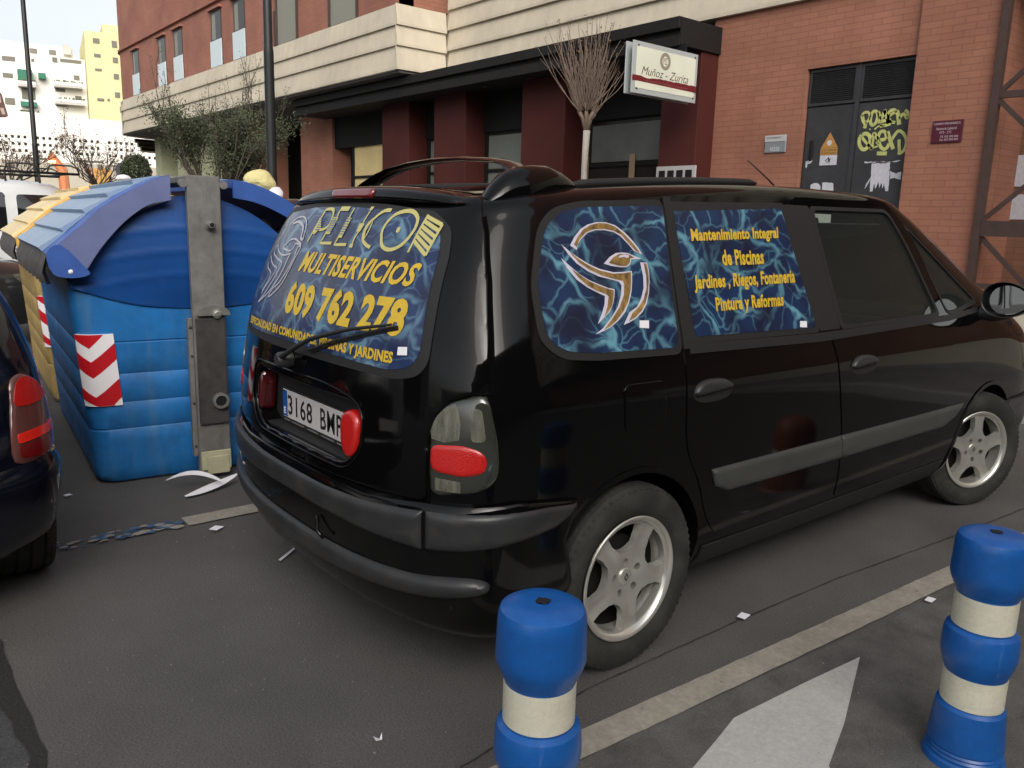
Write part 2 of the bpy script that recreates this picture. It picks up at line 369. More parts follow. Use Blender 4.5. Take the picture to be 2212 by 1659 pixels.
SIDE={'A':[(-0.203,1.433),(-0.178,1.46),(-0.149,1.483),(-0.115,1.498),(-0.073,1.507),(-0.032,1.507),(0.007,1.499),(0.045,1.477),(0.077,1.45),(0.101,1.424),(0.113,1.405),(0.075,1.417),(0.053,1.439),(0.024,1.464),(-0.006,1.477),(-0.046,1.482),(-0.087,1.481),(-0.121,1.472),(-0.152,1.453),(-0.17,1.435),(-0.178,1.419)],'a':[(-0.187,1.436),(-0.166,1.459),(-0.138,1.482),(-0.103,1.497),(-0.065,1.504),(-0.029,1.503),(0.006,1.494),(0.039,1.473),(0.071,1.445),(0.089,1.427),(0.102,1.411),(0.082,1.418),(0.055,1.442),(0.028,1.468),(-0.005,1.481),(-0.045,1.486),(-0.09,1.484),(-0.126,1.474),(-0.158,1.453),(-0.177,1.428)],'B':[(-0.072,1.377),(-0.041,1.398),(-0.01,1.41),(0.021,1.412),(0.045,1.41),(0.07,1.402),(0.106,1.391),(0.058,1.39),(0.047,1.374),(0.03,1.365),(0.0,1.365),(-0.036,1.369)],'b':[(-0.051,1.379),(-0.025,1.397),(0.002,1.407),(0.032,1.407),(0.055,1.403),(0.072,1.395),(0.052,1.393),(0.046,1.379),(0.029,1.369),(-0.003,1.369)],'E':[(-0.006,1.394),(0.005,1.402),(0.029,1.405),(0.046,1.402),(0.044,1.395),(0.031,1.394),(0.026,1.398),(0.012,1.396)],'C':[(-0.239,1.437),(-0.211,1.417),(-0.177,1.396),(-0.139,1.377),(-0.095,1.361),(-0.037,1.35),(0.005,1.35),(0.05,1.353),(0.043,1.321),(0.032,1.289),(0.012,1.255),(-0.015,1.224),(-0.052,1.2),(-0.09,1.182),(-0.123,1.172),(-0.166,1.163),(-0.127,1.18),(-0.082,1.21),(-0.044,1.243),(-0.02,1.279),(-0.01,1.308),(-0.02,1.32),(-0.055,1.328),(-0.101,1.337),(-0.149,1.355),(-0.189,1.379),(-0.217,1.407)],'c':[(-0.211,1.417),(-0.178,1.392),(-0.14,1.372),(-0.097,1.356),(-0.038,1.345),(0.008,1.346),(0.044,1.349),(0.037,1.318),(0.026,1.289),(0.003,1.252),(-0.026,1.225),(-0.06,1.201),(-0.093,1.185),(-0.127,1.174),(-0.079,1.207),(-0.036,1.242),(-0.007,1.279),(0.002,1.31),(-0.0,1.322),(-0.042,1.329),(-0.092,1.341),(-0.14,1.359),(-0.177,1.38),(-0.199,1.401)],'D':[(-0.249,1.396),(-0.218,1.371),(-0.186,1.347),(-0.148,1.327),(-0.108,1.313),(-0.074,1.302),(-0.044,1.297),(-0.051,1.274),(-0.063,1.252),(-0.083,1.229),(-0.11,1.213),(-0.147,1.193),(-0.119,1.226),(-0.101,1.253),(-0.093,1.277),(-0.119,1.287),(-0.161,1.305),(-0.201,1.33),(-0.231,1.364)],'d':[(-0.214,1.363),(-0.183,1.343),(-0.145,1.322),(-0.109,1.309),(-0.075,1.299),(-0.05,1.293),(-0.059,1.266),(-0.07,1.247),(-0.094,1.226),(-0.114,1.213),(-0.091,1.245),(-0.078,1.275),(-0.087,1.283),(-0.125,1.294),(-0.16,1.31),(-0.192,1.336)],'F':[(0.096,1.38),(0.129,1.379),(0.132,1.352),(0.125,1.317),(0.113,1.281),(0.093,1.246),(0.066,1.221),(0.03,1.202),(-0.005,1.191),(-0.033,1.185),(0.003,1.222),(0.045,1.239),(0.071,1.265),(0.091,1.297),(0.099,1.335)],'f':[(0.112,1.377),(0.125,1.375),(0.127,1.349),(0.121,1.317),(0.108,1.281),(0.087,1.249),(0.06,1.224),(0.027,1.206),(-0.007,1.195),(0.018,1.221),(0.053,1.239),(0.081,1.261),(0.104,1.296),(0.113,1.335)],'tag':[(0.044,1.195),(0.089,1.193),(0.082,1.168),(0.038,1.172)]}
BIRD={'s1':[(0.435,1.459),(0.404,1.477),(0.363,1.489),(0.312,1.489),(0.272,1.476),(0.244,1.451),(0.236,1.427),(0.225,1.409)],'s2':[(0.405,1.462),(0.358,1.471),(0.308,1.466),(0.274,1.452),(0.259,1.431),(0.253,1.414),(0.228,1.409)],'head':[(0.395,1.373),(0.379,1.386),(0.354,1.402),(0.307,1.409),(0.266,1.402),(0.226,1.392),(0.274,1.393),(0.284,1.39),(0.287,1.375),(0.309,1.365),(0.354,1.367),(0.395,1.373)],'w1':[(0.477,1.38),(0.447,1.364),(0.392,1.349),(0.345,1.347),(0.293,1.354),(0.302,1.334),(0.305,1.31),(0.32,1.28),(0.349,1.247),(0.395,1.209),(0.448,1.182),(0.503,1.159),(0.45,1.194),(0.402,1.236),(0.366,1.275),(0.345,1.308),(0.349,1.322),(0.421,1.333),(0.482,1.349),(0.491,1.367),(0.477,1.38)],'w2':[(0.517,1.338),(0.473,1.317),(0.419,1.303),(0.385,1.298),(0.403,1.272),(0.429,1.246),(0.469,1.213),(0.486,1.191)],'w3':[(0.521,1.312),(0.498,1.293),(0.435,1.277),(0.438,1.255),(0.459,1.231),(0.483,1.207)],'f':[(0.247,1.38),(0.219,1.383),(0.23,1.352),(0.239,1.323),(0.251,1.294),(0.274,1.257),(0.306,1.229),(0.346,1.206),(0.386,1.19),(0.366,1.221),(0.318,1.244),(0.286,1.273),(0.261,1.306),(0.244,1.342),(0.247,1.38)]}
LET={'P':[(0.179,1.403),(0.148,1.501),(0.142,1.517),(0.089,1.518),(0.067,1.499),(0.064,1.463),(0.103,1.448),(0.151,1.453)],'Pb':[(0.161,1.431),(0.147,1.43),(0.114,1.454),(0.148,1.49),(0.161,1.487)],'E1':[(0.034,1.521),(-0.03,1.521)],'E2':[(0.033,1.516),(0.028,1.492)],'Eb':[(0.059,1.492),(0.014,1.492),(0.025,1.435),(0.065,1.434)],'E3':[(0.059,1.434),(0.072,1.402),(-0.013,1.405)],'L1':[(-0.062,1.523),(-0.06,1.492)],'Lb':[(-0.05,1.492),(-0.079,1.491),(-0.069,1.425),(-0.039,1.424)],'L2':[(-0.044,1.424),(-0.037,1.401),(-0.117,1.404)],'I1':[(-0.165,1.523),(-0.183,1.523)],'I2':[(-0.175,1.52),(-0.165,1.475)],'Ib':[(-0.147,1.475),(-0.178,1.474),(-0.172,1.448),(-0.149,1.448)],'I3':[(-0.163,1.448),(-0.154,1.432),(-0.153,1.403)],'I4':[(-0.142,1.402),(-0.162,1.401)],'C':[(-0.293,1.518),(-0.261,1.517),(-0.237,1.506),(-0.219,1.491),(-0.201,1.476),(-0.195,1.452),(-0.206,1.425),(-0.236,1.409),(-0.268,1.401)],'C2':[(-0.219,1.491),(-0.221,1.457),(-0.215,1.425),(-0.201,1.449),(-0.205,1.471),(-0.219,1.491)],'O':[(-0.307,1.433),(-0.296,1.459),(-0.306,1.488),(-0.33,1.508),(-0.372,1.517),(-0.41,1.514),(-0.439,1.498),(-0.45,1.475),(-0.447,1.452),(-0.431,1.424),(-0.404,1.405),(-0.367,1.398),(-0.329,1.408),(-0.307,1.433)],'Od':[(-0.367,1.454),(-0.367,1.465),(-0.376,1.469),(-0.385,1.465),(-0.385,1.455),(-0.378,1.449)],'N1':[(-0.478,1.508),(-0.464,1.394)],'N2':[(-0.552,1.48),(-0.541,1.388)],'R0':[(-0.478,1.502),(-0.55,1.479)],'R1':[(-0.477,1.488),(-0.549,1.461)],'R2':[(-0.475,1.473),(-0.547,1.443)],'R3':[(-0.473,1.459),(-0.545,1.425)],'R4':[(-0.471,1.444),(-0.543,1.407)],'R5':[(-0.468,1.43),(-0.541,1.389)]}
GRAF={'P1':[(2.835,2.927),(2.812,2.864),(2.78,2.814),(2.785,2.767)],'P2':[(2.838,2.913),(2.812,2.953),(2.761,2.956),(2.733,2.914),(2.745,2.863),(2.777,2.828)],'O':[(2.708,2.94),(2.721,2.876),(2.709,2.818),(2.681,2.798),(2.645,2.828),(2.633,2.897),(2.649,2.95),(2.681,2.962),(2.708,2.94)],'W':[(2.629,2.953),(2.606,2.886),(2.602,2.811)],'W2':[(2.604,2.867),(2.577,2.888),(2.553,2.937),(2.556,2.965),(2.53,2.912),(2.504,2.859),(2.495,2.822)],'E':[(2.502,2.882),(2.456,2.911),(2.416,2.94),(2.438,2.958),(2.481,2.95),(2.5,2.91),(2.489,2.858),(2.455,2.819),(2.405,2.811)],'R':[(2.403,2.948),(2.382,2.901),(2.364,2.831),(2.353,2.78)],'R2':[(2.357,2.848),(2.333,2.892),(2.306,2.899),(2.266,2.846),(2.265,2.914),(2.302,2.944)],'B':[(2.579,2.828),(2.521,2.833),(2.469,2.811),(2.516,2.795),(2.56,2.789),(2.557,2.766)],'T':[(2.655,2.744),(2.609,2.779),(2.564,2.785)],'D1':[(2.721,2.748),(2.707,2.755)],'Q':[(2.812,2.693),(2.837,2.637),(2.823,2.564),(2.776,2.514),(2.726,2.53),(2.693,2.595),(2.707,2.667),(2.757,2.703),(2.802,2.692)],'Qt':[(2.81,2.669),(2.762,2.613),(2.698,2.548),(2.657,2.508)],'R3':[(2.662,2.508),(2.662,2.594),(2.655,2.702),(2.612,2.643),(2.59,2.623)],'E2':[(2.579,2.617),(2.52,2.619),(2.495,2.659),(2.526,2.712),(2.57,2.711),(2.595,2.661),(2.582,2.599),(2.555,2.541),(2.516,2.506),(2.473,2.518),(2.449,2.568)],'E3':[(2.616,2.591),(2.583,2.566)],'E4':[(2.649,2.527),(2.586,2.545)],'K':[(2.486,2.71),(2.445,2.614),(2.392,2.5)],'D':[(2.425,2.609),(2.388,2.671),(2.35,2.71),(2.293,2.679),(2.252,2.617),(2.24,2.557),(2.259,2.48),(2.308,2.445),(2.319,2.46)],'D2':[(2.332,2.608),(2.323,2.529),(2.31,2.464)],'U':[(2.59,2.458),(2.465,2.452)]}
def inpoly(x, y, P):
    c = False; n = len(P); j = n-1
    for i in range(n):
        if (P[i][1] > y) != (P[j][1] > y) and x < (P[j][0]-P[i][0])*(y-P[i][1])/(P[j][1]-P[i][1])+P[i][0]: c = not c
        j = i
    return c
def resample(P, step, closed=True):
    out = []; n = len(P)
    for i in range(n if closed else n-1):
        a = P[i]; b = P[(i+1) % n]; d = math.hypot(b[0]-a[0], b[1]-a[1]); k = max(1, int(round(d/step)))
        for t in range(k): out.append((a[0]+(b[0]-a[0])*t/k, a[1]+(b[1]-a[1])*t/k))
    if not closed: out.append(P[-1])
    return out
def rounded(P, rad, n=5):
    """round the corners of a closed outline"""
    out = []; N = len(P)
    for i in range(N):
        p0, p, p1 = Vector(P[i-1]), Vector(P[i]), Vector(P[(i+1) % N])
        r = rad[i] if isinstance(rad, (list, tuple)) else rad
        a = min(r, (p0-p).length*.49); b = min(r, (p1-p).length*.49)
        A = p+(p0-p).normalized()*a; B = p+(p1-p).normalized()*b
        for t in range(n+1):
            t = t/n; q = A*(1-t)**2+p*2*t*(1-t)+B*t*t; out.append((q.x, q.y))
    return out
def smooth_poly(P, n=4, closed=True):
    out = []; N = len(P)
    for i in range(N if closed else N-1):
        g = lambda k: P[k % N] if closed else P[min(max(k, 0), N-1)]
        p0, p1, p2, p3 = g(i-1), g(i), g(i+1), g(i+2)
        for t in range(n):
            t /= n
            out.append(tuple(.5*((2*p1[k])+(-p0[k]+p2[k])*t+(2*p0[k]-5*p1[k]+4*p2[k]-p3[k])*t*t+(-p0[k]+3*p1[k]-3*p2[k]+p3[k])*t**3) for k in (0, 1)))
    if not closed: out.append(tuple(P[-1]))
    return out
def surf(f, a, b, off, e=.004):
    p = Vector(f(a, b)); u = Vector(f(a+e, b))-Vector(f(a-e, b)); v = Vector(f(a, b+e))-Vector(f(a, b-e))
    n = u.cross(v).normalized() if u.length and v.length else Vector((0, 0, 1))
    return p+n*off
def patch(name, outl, f, mat, parent, off=.002, thick=.004, step=.03, holes=(), dome=None, sgn=1, smooth=True, dist_fn=None):
    """a plate lying on the surface f(a,b); outline in (a,b) metres; dome=(height, rim width)"""
    B = resample(outl, step); pts = list(B); E = [(i, (i+1) % len(B)) for i in range(len(B))]
    loops = [B]
    for h in holes:
        H = resample(h, step); n = len(pts); pts += H; E += [(n+i, n+(i+1) % len(H)) for i in range(len(H))]; loops.append(H)
    xs = [p[0] for p in B]; ys = [p[1] for p in B]
    segs = []
    for Lp in loops:
        A = np.array(Lp); segs.append((A, np.roll(A, -1, 0)))
    SA = np.concatenate([s[0] for s in segs]); SB = np.concatenate([s[1] for s in segs]); D = SB-SA; DD = (D*D).sum(1)+1e-12
    def dist(x, y):
        t = np.clip((((x-SA[:, 0])*D[:, 0]+(y-SA[:, 1])*D[:, 1])/DD), 0, 1)
        return float(np.sqrt(((SA[:, 0]+D[:, 0]*t-x)**2+(SA[:, 1]+D[:, 1]*t-y)**2).min()))
    st = step if not dome else min(step, max(dome[1]*.9, .004))
    keep = st*.45
    if dome and dome[1] < .06:
        keep = dome[1]*1.15
        for li, Lp in enumerate(loops):
            ar = sum(Lp[i][0]*Lp[(i+1) % len(Lp)][1]-Lp[(i+1) % len(Lp)][0]*Lp[i][1] for i in range(len(Lp))); sg_ = (1 if ar > 0 else -1)*(1 if li == 0 else -1)
            for q_ in (.18, .55, 1.0):
                last = None
                for i, p in enumerate(Lp):
                    a, b = Lp[i-1], Lp[(i+1) % len(Lp)]; tx, ty = b[0]-a[0], b[1]-a[1]; l_ = math.hypot(tx, ty) or 1; d_ = dome[1]*q_
                    x_, y_ = p[0]-ty/l_*d_*sg_, p[1]+tx/l_*d_*sg_
                    if dist(x_, y_) > d_*.93 and (last is None or math.hypot(x_-last[0], y_-last[1]) > st*.3): pts.append((x_, y_)); last = (x_, y_)
        st = step
    y = min(ys)+st/2
    while y < max(ys):
        x = min(xs)+st/2
        while x < max(xs):
            if inpoly(x, y, B) and not any(inpoly(x, y, h) for h in loops[1:]) and dist(x, y) > keep: pts.append((x, y))
            x += st
        y += st
    r = geometry.delaunay_2d_cdt([Vector(p) for p in pts], E, [], 1, 1e-6)
    V2, _, T = r[0], r[1], r[2]
    if holes:
        T = [t for t in T if not any(inpoly(sum(V2[i].x for i in t)/len(t), sum(V2[i].y for i in t)/len(t), h) for h in loops[1:])]
    V = []; UV = []
    for p in V2:
        o = off
        if dome:
            d = min(dist(p.x, p.y)/dome[1], 1); o = off+dome[0]*math.sqrt(max(0, 1-(1-d)**2))
        V.append(surf(f, p.x, p.y, o*sgn)); UV.append((p.x, p.y))
    F = [tuple(t) if sgn > 0 else tuple(reversed(t)) for t in T]
    cnt = {}
    for t in F:
        for i in range(len(t)):
            a, b = t[i], t[(i+1) % len(t)]; cnt[(min(a, b), max(a, b))] = cnt.get((min(a, b), max(a, b)), [])+[(a, b)]
    low = {}
    for k, v in cnt.items():
        if len(v) == 1:
            a, b = v[0]
            for q in (a, b):
                if q not in low:
                    low[q] = len(V); V.append(surf(f, V2[q].x, V2[q].y, (off-thick)*sgn)); UV.append(UV[q])
            F.append((b, a, low[a], low[b]))
    return O(name, (V, F), mat, parent, smooth, 40, uv=UV)
def stroke_poly(pts, w):
    """ribbon outline round a polyline, as quads"""
    Q = []
    P = [Vector(p) for p in pts]
    L = []; Rr = []
    closed = (P[0]-P[-1]).length < 1e-6
    for i, p in enumerate(P):
        a = P[i-1] if i > 0 else (P[-2] if closed else P[i]); b = P[i+1] if i < len(P)-1 else (P[1] if closed else P[i])
        t = (b-a); t = t.normalized() if t.length else Vector((1, 0)); n = Vector((-t.y, t.x)); L.append(p+n*w/2); Rr.append(p-n*w/2)
    return L, Rr
def strokes(name, lines, f, mat, parent, off, sgn=1):
    V = []; F = []
    for pts, w in lines:
        P = resample(pts, .02, False) if (Vector(pts[0])-Vector(pts[-1])).length > 1e-6 else resample(pts[:-1], .02)+[pts[0]]
        L, Rr = stroke_poly(P, w); n = len(V)
        for a, b in zip(L, Rr): V.append(surf(f, a.x, a.y, off*sgn)); V.append(surf(f, b.x, b.y, off*sgn))
        for i in range(len(P)-1):
            q = (n+2*i, n+2*i+1, n+2*i+3, n+2*i+2); F.append(q if sgn > 0 else q[::-1])
    return O(name, (V, F), mat, parent)
def polys(name, pl, f, mat, parent, off, sgn=1, step=.03):
    V = []; F = []
    for P in pl:
        B = resample(P, step); r = geometry.delaunay_2d_cdt([Vector(p) for p in B], [(i, (i+1) % len(B)) for i in range(len(B))], [], 1, 1e-6)
        n = len(V); V += [surf(f, p.x, p.y, off*sgn) for p in r[0]]; F += [tuple(n+i for i in (t if sgn > 0 else t[::-1])) for t in r[2]]
    return O(name, (V, F), mat, parent)
def text_shape(s, bold=0.0, shear=0.0, space=1.0):
    cu = bpy.data.curves.new('t', 'FONT'); cu.body = s; cu.size = 1; cu.offset = bold; cu.shear = shear; cu.space_character = space; cu.resolution_u = 3
    o = bpy.data.objects.new('t', cu); COL.objects.link(o); bpy.context.view_layer.update()
    me = o.to_mesh(); V = [(v.co.x, v.co.y) for v in me.vertices]; F = [tuple(p.vertices) for p in me.polygons]
    o.to_mesh_clear(); bpy.data.objects.remove(o); bpy.data.curves.remove(cu)
    x0 = min(v[0] for v in V); x1 = max(v[0] for v in V); y0 = min(v[1] for v in V); y1 = max(v[1] for v in V)
    return [((v[0]-x0)/(x1-x0), (v[1]-y0)/(y1-y0)) for v in V], F
def text_on(name, s, quad, f, mat, parent, off, bold=0.0, shear=0.0, space=1.0, sgn=1, fine=False):
    """quad: left-bottom, left-top, right-bottom, right-top in surface coordinates"""
    lb, lt, rb, rt = [Vector(q) for q in quad]
    UVs, F = text_shape(s, bold, shear, space); V = []
    for u, v in UVs:
        p = (lb*(1-u)+rb*u)*(1-v)+(lt*(1-u)+rt*u)*v; V.append(surf(f, p.x, p.y, off*sgn))
    return O(name, (V, F), mat, parent)
def boolean(o, cutter, op='DIFFERENCE'):
    md = o.modifiers.new('b', 'BOOLEAN'); md.object = cutter; md.operation = op
    try: md.solver = 'MANIFOLD'
    except Exception: md.solver = 'EXACT'
    bpy.context.view_layer.update()
    dg = bpy.context.evaluated_depsgraph_get(); me = bpy.data.meshes.new_from_object(o.evaluated_get(dg))
    if len(me.polygons) < 50:
        md.solver = 'EXACT'; bpy.context.view_layer.update(); dg = bpy.context.evaluated_depsgraph_get(); me = bpy.data.meshes.new_from_object(o.evaluated_get(dg))
    o.modifiers.clear(); o.data = me
    bpy.data.objects.remove(cutter)
# ---------------------------------------------------------------- wheels
def wheel(parent, c, r, width, side, rim_r, steer=0, ph=65, simple=False):
    """side -1: outer face towards -y. Built as tyre, with rim below it."""
    rot = Matrix.Rotation(steer, 3, 'Z'); hw = width/2
    cx, cy, cz = c
    g = G(); rr = rim_r
    prof = [(rr-.012, -hw*.72), (rr+.006, -hw*.86), (rr+.035, -hw*.99), (r-.045, -hw*1.0), (r-.018, -hw*.93), (r-.004, -hw*.80), (r-.001, -hw*.60), (r-.008, -hw*.56), (r-.008, -hw*.50), (r, -hw*.46), (r, -hw*.1), (r-.009, -hw*.06), (r-.009, hw*.02), (r, hw*.06), (r, hw*.42), (r-.008, hw*.46), (r-.008, hw*.52), (r-.001, hw*.56), (r-.004, hw*.80), (r-.018, hw*.93), (r-.045, hw), (rr+.035, hw*.99), (rr+.006, hw*.86), (rr-.012, hw*.72)]
    g.lathe(prof, (cx, cy, cz), 'y', 72, sgn=side, rot=rot, close=True)
    # shoulder lugs
    n = 68
    for k in range(n):
        a = 2*math.pi*k/n; da = .018
        for s0, s1 in ((.60, .93), (-.60, -.93)):
            V = []
            for aa in (a-da, a+da):
                for h, q in ((s0*hw, r+.001), (s1*hw, r-.013), (s0*hw, r-.02), (s1*hw, r-.03)):
                    p = rot @ Vector((q*math.cos(aa), side*h, q*math.sin(aa))); V.append((p.x+cx, p.y+cy, p.z+cz))
            g.add(V, [(0, 1, 5, 4), (0, 4, 6, 2), (1, 3, 7, 5), (0, 2, 3, 1), (4, 5, 7, 6)])
    ty = g.make('tyre', m_tyre, parent, True, 35)
    # rim: lip and barrel
    g = G()
    g.lathe([(rr-.03, hw*.2), (rr-.02, hw*.70), (rr-.012, hw*.78), (rr-.002, hw*.86), (rr+.003, hw*.92), (rr-.001, hw*.95), (rr-.010, hw*.93), (rr-.017, hw*.84), (rr-.021, hw*.74), (rr-.017, hw*.72)], (cx, cy, cz), 'y', 72, sgn=side, rot=rot)
    # spoke disc
    out = [((rr-.018)*math.cos(2*math.pi*k/60), (rr-.018)*math.sin(2*math.pi*k/60)) for k in range(60)]
    holes = []
    for k in range(5):
        a0 = R(ph+36+72*k)
        pol = lambda q, d: (q*math.cos(a0+R(d)), q*math.sin(a0+R(d)))
        ro = rr-.026
        H = [pol(ro, -25), pol(ro, -12), pol(ro, 0), pol(ro, 12), pol(ro, 25), pol(rr*.72, 25.5), pol(rr*.54, 20), pol(rr*.465, 10), pol(rr*.445, 0), pol(rr*.465, -10), pol(rr*.54, -20), pol(rr*.72, -25.5)]
        holes.append(H)
        al = R(ph+72*k+36); lh = [(.058*math.cos(al)+.0135*math.cos(t*math.pi/5), .058*math.sin(al)+.0135*math.sin(t*math.pi/5)) for t in range(10)]
        holes.append(lh)
    def f(a, b):
        q = math.hypot(a, b); t = min(q/rr, 1)
        d = hw*.62-.018*(1-t)**1.0*0+(.010*math.sin(math.pi*min(t/.5, 1))) + .012*t
        an = math.degrees(math.atan2(b, a))-ph; an = (an+36) % 72-36
        d += .006*max(0, 1-abs(an)/14)*min(1, max(0, (t-.3)/.3))*-1
        p = rot @ Vector((a, side*(hw*.60+.012*math.sin(math.pi*t)+.016*t)+0*d-side*.006*max(0, 1-abs(an)/13)*min(1, max(0, (t-.3)/.3)), b)); return (cx+p.x, cy+p.y, cz+p.z)
    dsc = patch('rim', out, f, m_alu, ty, off=0, thick=.028, step=.010 if not simple else .03, holes=holes, sgn=1 if side < 0 else -1)
    # merge lip into rim
    g.lathe([(.002, hw*.72), (.022, hw*.725), (.029, hw*.71), (.031, hw*.60)], (cx, cy, cz), 'y', 28, sgn=side, rot=rot)
    lip = g.make('rim_lip', m_alu, None, True, 40)
    bm = bmesh.new(); bm.from_mesh(dsc.data); bm.from_mesh(lip.data)
    off = WL[parent.name]
    if off.length:
        nv = len(dsc.data.vertices); bm.verts.ensure_lookup_table()
        for v in bm.verts[nv:]: v.co -= off
    bm.to_mesh(dsc.data); bm.free(); bpy.data.objects.remove(lip)
    dsc.data.polygons.foreach_set('use_smooth', [True]*len(dsc.data.polygons)); dsc.data.set_sharp_from_angle(angle=R(40))
    g = G(); g.lathe([(.001, hw*.1), (.13, hw*.1), (.135, 0), (.135, -.02), (.001, -.02)], (cx, cy, cz), 'y', 32, sgn=side, rot=rot)
    g.lathe([(.05, hw*.1), (.075, hw*.35), (.07, hw*.5), (.001, hw*.5)], (cx, cy, cz), 'y', 24, sgn=side, rot=rot)
    g.make('brake_disc', m_barrel, ty, True, 40)
    g = G(); g.lathe([(rr-.022, hw*.71), (rr-.034, -hw*.8), (rr-.028, -hw*.8), (rr-.018, hw*.70)], (cx, cy, cz), 'y', 48, sgn=side, rot=rot, close=True); g.make('wheel_barrel', m_barrel, ty, True, 40)
    g = G(); a = Vector((.0, side*hw*.745, 0))
    dm = [(0, .016), (.011, 0), (0, -.016), (-.011, 0)]; V = []
    for sc, h in ((1, .74), (.55, .74)):
        for p in dm: q = rot @ Vector((p[0]*sc, side*hw*h, p[1]*sc)); V.append((q.x+cx, q.y+cy, q.z+cz))
    g.add(V, [(i, (i+1) % 4, (i+1) % 4+4, i+4) for i in range(4)]); g.make('emblem', m_steeld, dsc, fix=False)
    return ty

def shell_body(name, sh, mat, parent, wells=(), cavity=None, cuts=(), well_r=.375, well_in=.55, arch=None):
    V, F, n, nz = sh.mesh(); V = [tuple(v) for v in V]
    F = list(F); F.append(tuple(range(n-1, -1, -1))); F.append(tuple((nz-1)*n+k for k in range(n)))
    g = G(); g.add(V, F); o = g.make(name, mat, parent)
    def cut(gg):
        c = gg.make('cutter', mat, None)
        if WL[parent.name].length: c.location = (0, 0, 0)
        c.parent = parent if False else None
        boolean(o, c)
    for cg in cuts: cut(cg)
    for (x, z) in wells:
        for s in (1, -1):
            cg = G(); cg.prism([(x+well_r*math.cos(2*math.pi*k/56), z+well_r*math.sin(2*math.pi*k/56)) for k in range(56)], 'y', well_in*s, 1.3*s); cut(cg)
    me = o.data
    if not me.materials: me.materials.append(mat)
    me.polygons.foreach_set('use_smooth', [True]*len(me.polygons)); me.set_sharp_from_angle(angle=R(28))
    return o

# ---------------------------------------------------------------- the black people carrier
van_t = thing('people_carrier', 'large black people carrier with pool-water window stickers and yellow lettering, seen from its rear corner', 'car')
LH = 5.9
fs = lambda x, z: van.P(*van.side(x, z))                 # right side, from real x and z
def fl(x, z):
    p = van.P(*van.side(x, z)); return (p[0], -p[1], p[2])
fb = lambda y, z: van.P(*van.back(y, z))                 # tail
RT = lambda z: float(np.interp(z, [.2, .85, 1.0, 1.2, 1.4, 1.7], [1.034, 1.032, 1.029, 1.0166, 1.012, 1.014]))
fu = lambda s, z: van.P(max(-1, min(1, s/LH/RT(z))), z)      # wrap-round, unwrapped metres
inner_rows = [(max(r[0], .0), r[1]-.05, r[2]+.09, r[3]-.10) for r in VAN if r[0] >= .30 and r[0] <= 1.66]
inn = Shell([(z, w_, a, b) for z, w_, a, b in inner_rows], rear=(.36, 4.2, .07, 1.6), front=(1.05, 3.3, .12), drop=(.105, 1.3, 1.8), K=50)
def closed_shell(sh):
    V, F, n, nz = sh.mesh(); F = list(F); F.append(tuple(range(n-1, -1, -1))); F.append(tuple((nz-1)*n+k for k in range(n)))
    g = G(); g.add([tuple(v) for v in V], F); return g
FDW = rounded([(1.19, 1.588), (1.845, 1.596), (1.99, 1.43), (2.19, 1.118), (1.285, 1.109)], [.03, .05, .3, .04, .03])   # front door glass
FQW = rounded([(2.02, 1.53), (2.20, 1.43), (2.66, 1.165), (2.40, 1.125), (2.30, 1.125), (2.16, 1.33)], [.04, .1, .03, .04, .03, .2])
WSC = [(-.62, 1.55), (.62, 1.55), (.74, 1.16), (-.74, 1.16)]
REC = rounded([(.40, .93), (-.41, .93), (-.41, .79), (-.33, .722), (.33, .722), (.40, .79)], [.05, .05, .04, .05, .05, .04])
cuts = [closed_shell(inn)]
for Wp in (FDW, FQW): cg = G(); cg.prism(resample(Wp, .03), 'y', -1.2, 1.2); cuts.append(cg)
cg = G(); cg.prism(WSC, 'x', 2.0, 3.9); cuts.append(cg)
cg = G(); cg.prism(resample(REC, .03), 'x', -1.2, -.688); cuts.append(cg)
ARCH = [(-.0, .327), (2.872, .327)]
body = shell_body('body', van, m_black, van_t, wells=ARCH, cuts=cuts, well_r=.372)
# wheel-arch lips
for s, ff in ((1, fs), (-1, fl)):
    for cx in (0, 2.872):
        out = [(cx+.392*math.cos(R(a)), .327+.392*math.sin(R(a))) for a in range(-8, 189, 7)]+[(cx+.371*math.cos(R(a)), .327+.371*math.sin(R(a))) for a in range(188, -9, -7)]
        patch('wheel_arch_lip', out, ff, m_black, van_t, off=.006, thick=.03, step=.03, sgn=s)
# doors (both sides)
def door_parts(ff, s):
    rd = rounded([(.262, 1.604), (1.045, 1.632), (1.165, 1.10), (1.215, .93), (1.30, .62), (1.315, .345), (.52, .345), (.40, .44), (.335, .62), (.246, .74), (.232, 1.0), (.246, 1.10)], [.05, .03, .1, .1, .1, .05, .1, .1, .12, .1, .1, .1])
    fd = rounded([(1.058, 1.632), (1.88, 1.64), (2.10, 1.45), (2.26, 1.115), (2.31, 1.03), (2.34, .80), (2.30, .60), (2.20, .345), (1.328, .345), (1.313, .62), (1.228, .93), (1.178, 1.10)], [.03, .06, .3, .1, .1, .1, .1, .1, .05, .1, .1, .1])
    RW = rounded([(.304, 1.552), (.958, 1.582), (1.078, 1.117), (.312, 1.127)], [.01, .01, .02, .02])
    d1 = patch('rear_door', rd, ff, m_black, van_t, off=.004, thick=.010, step=.035, sgn=s)
    d2 = patch('front_door', fd, ff, m_black, van_t, off=.004, thick=.010, step=.035, sgn=s, holes=[FDW])
    return d1, d2, RW
d1, d2, RW = door_parts(fs, 1)
l1, l2, _ = door_parts(fl, -1)
grow = lambda P, e: [(p[0]+(p[0]-sum(q[0] for q in P)/len(P))*e, p[1]+(p[1]-sum(q[1] for q in P)/len(P))*e) for p in P]
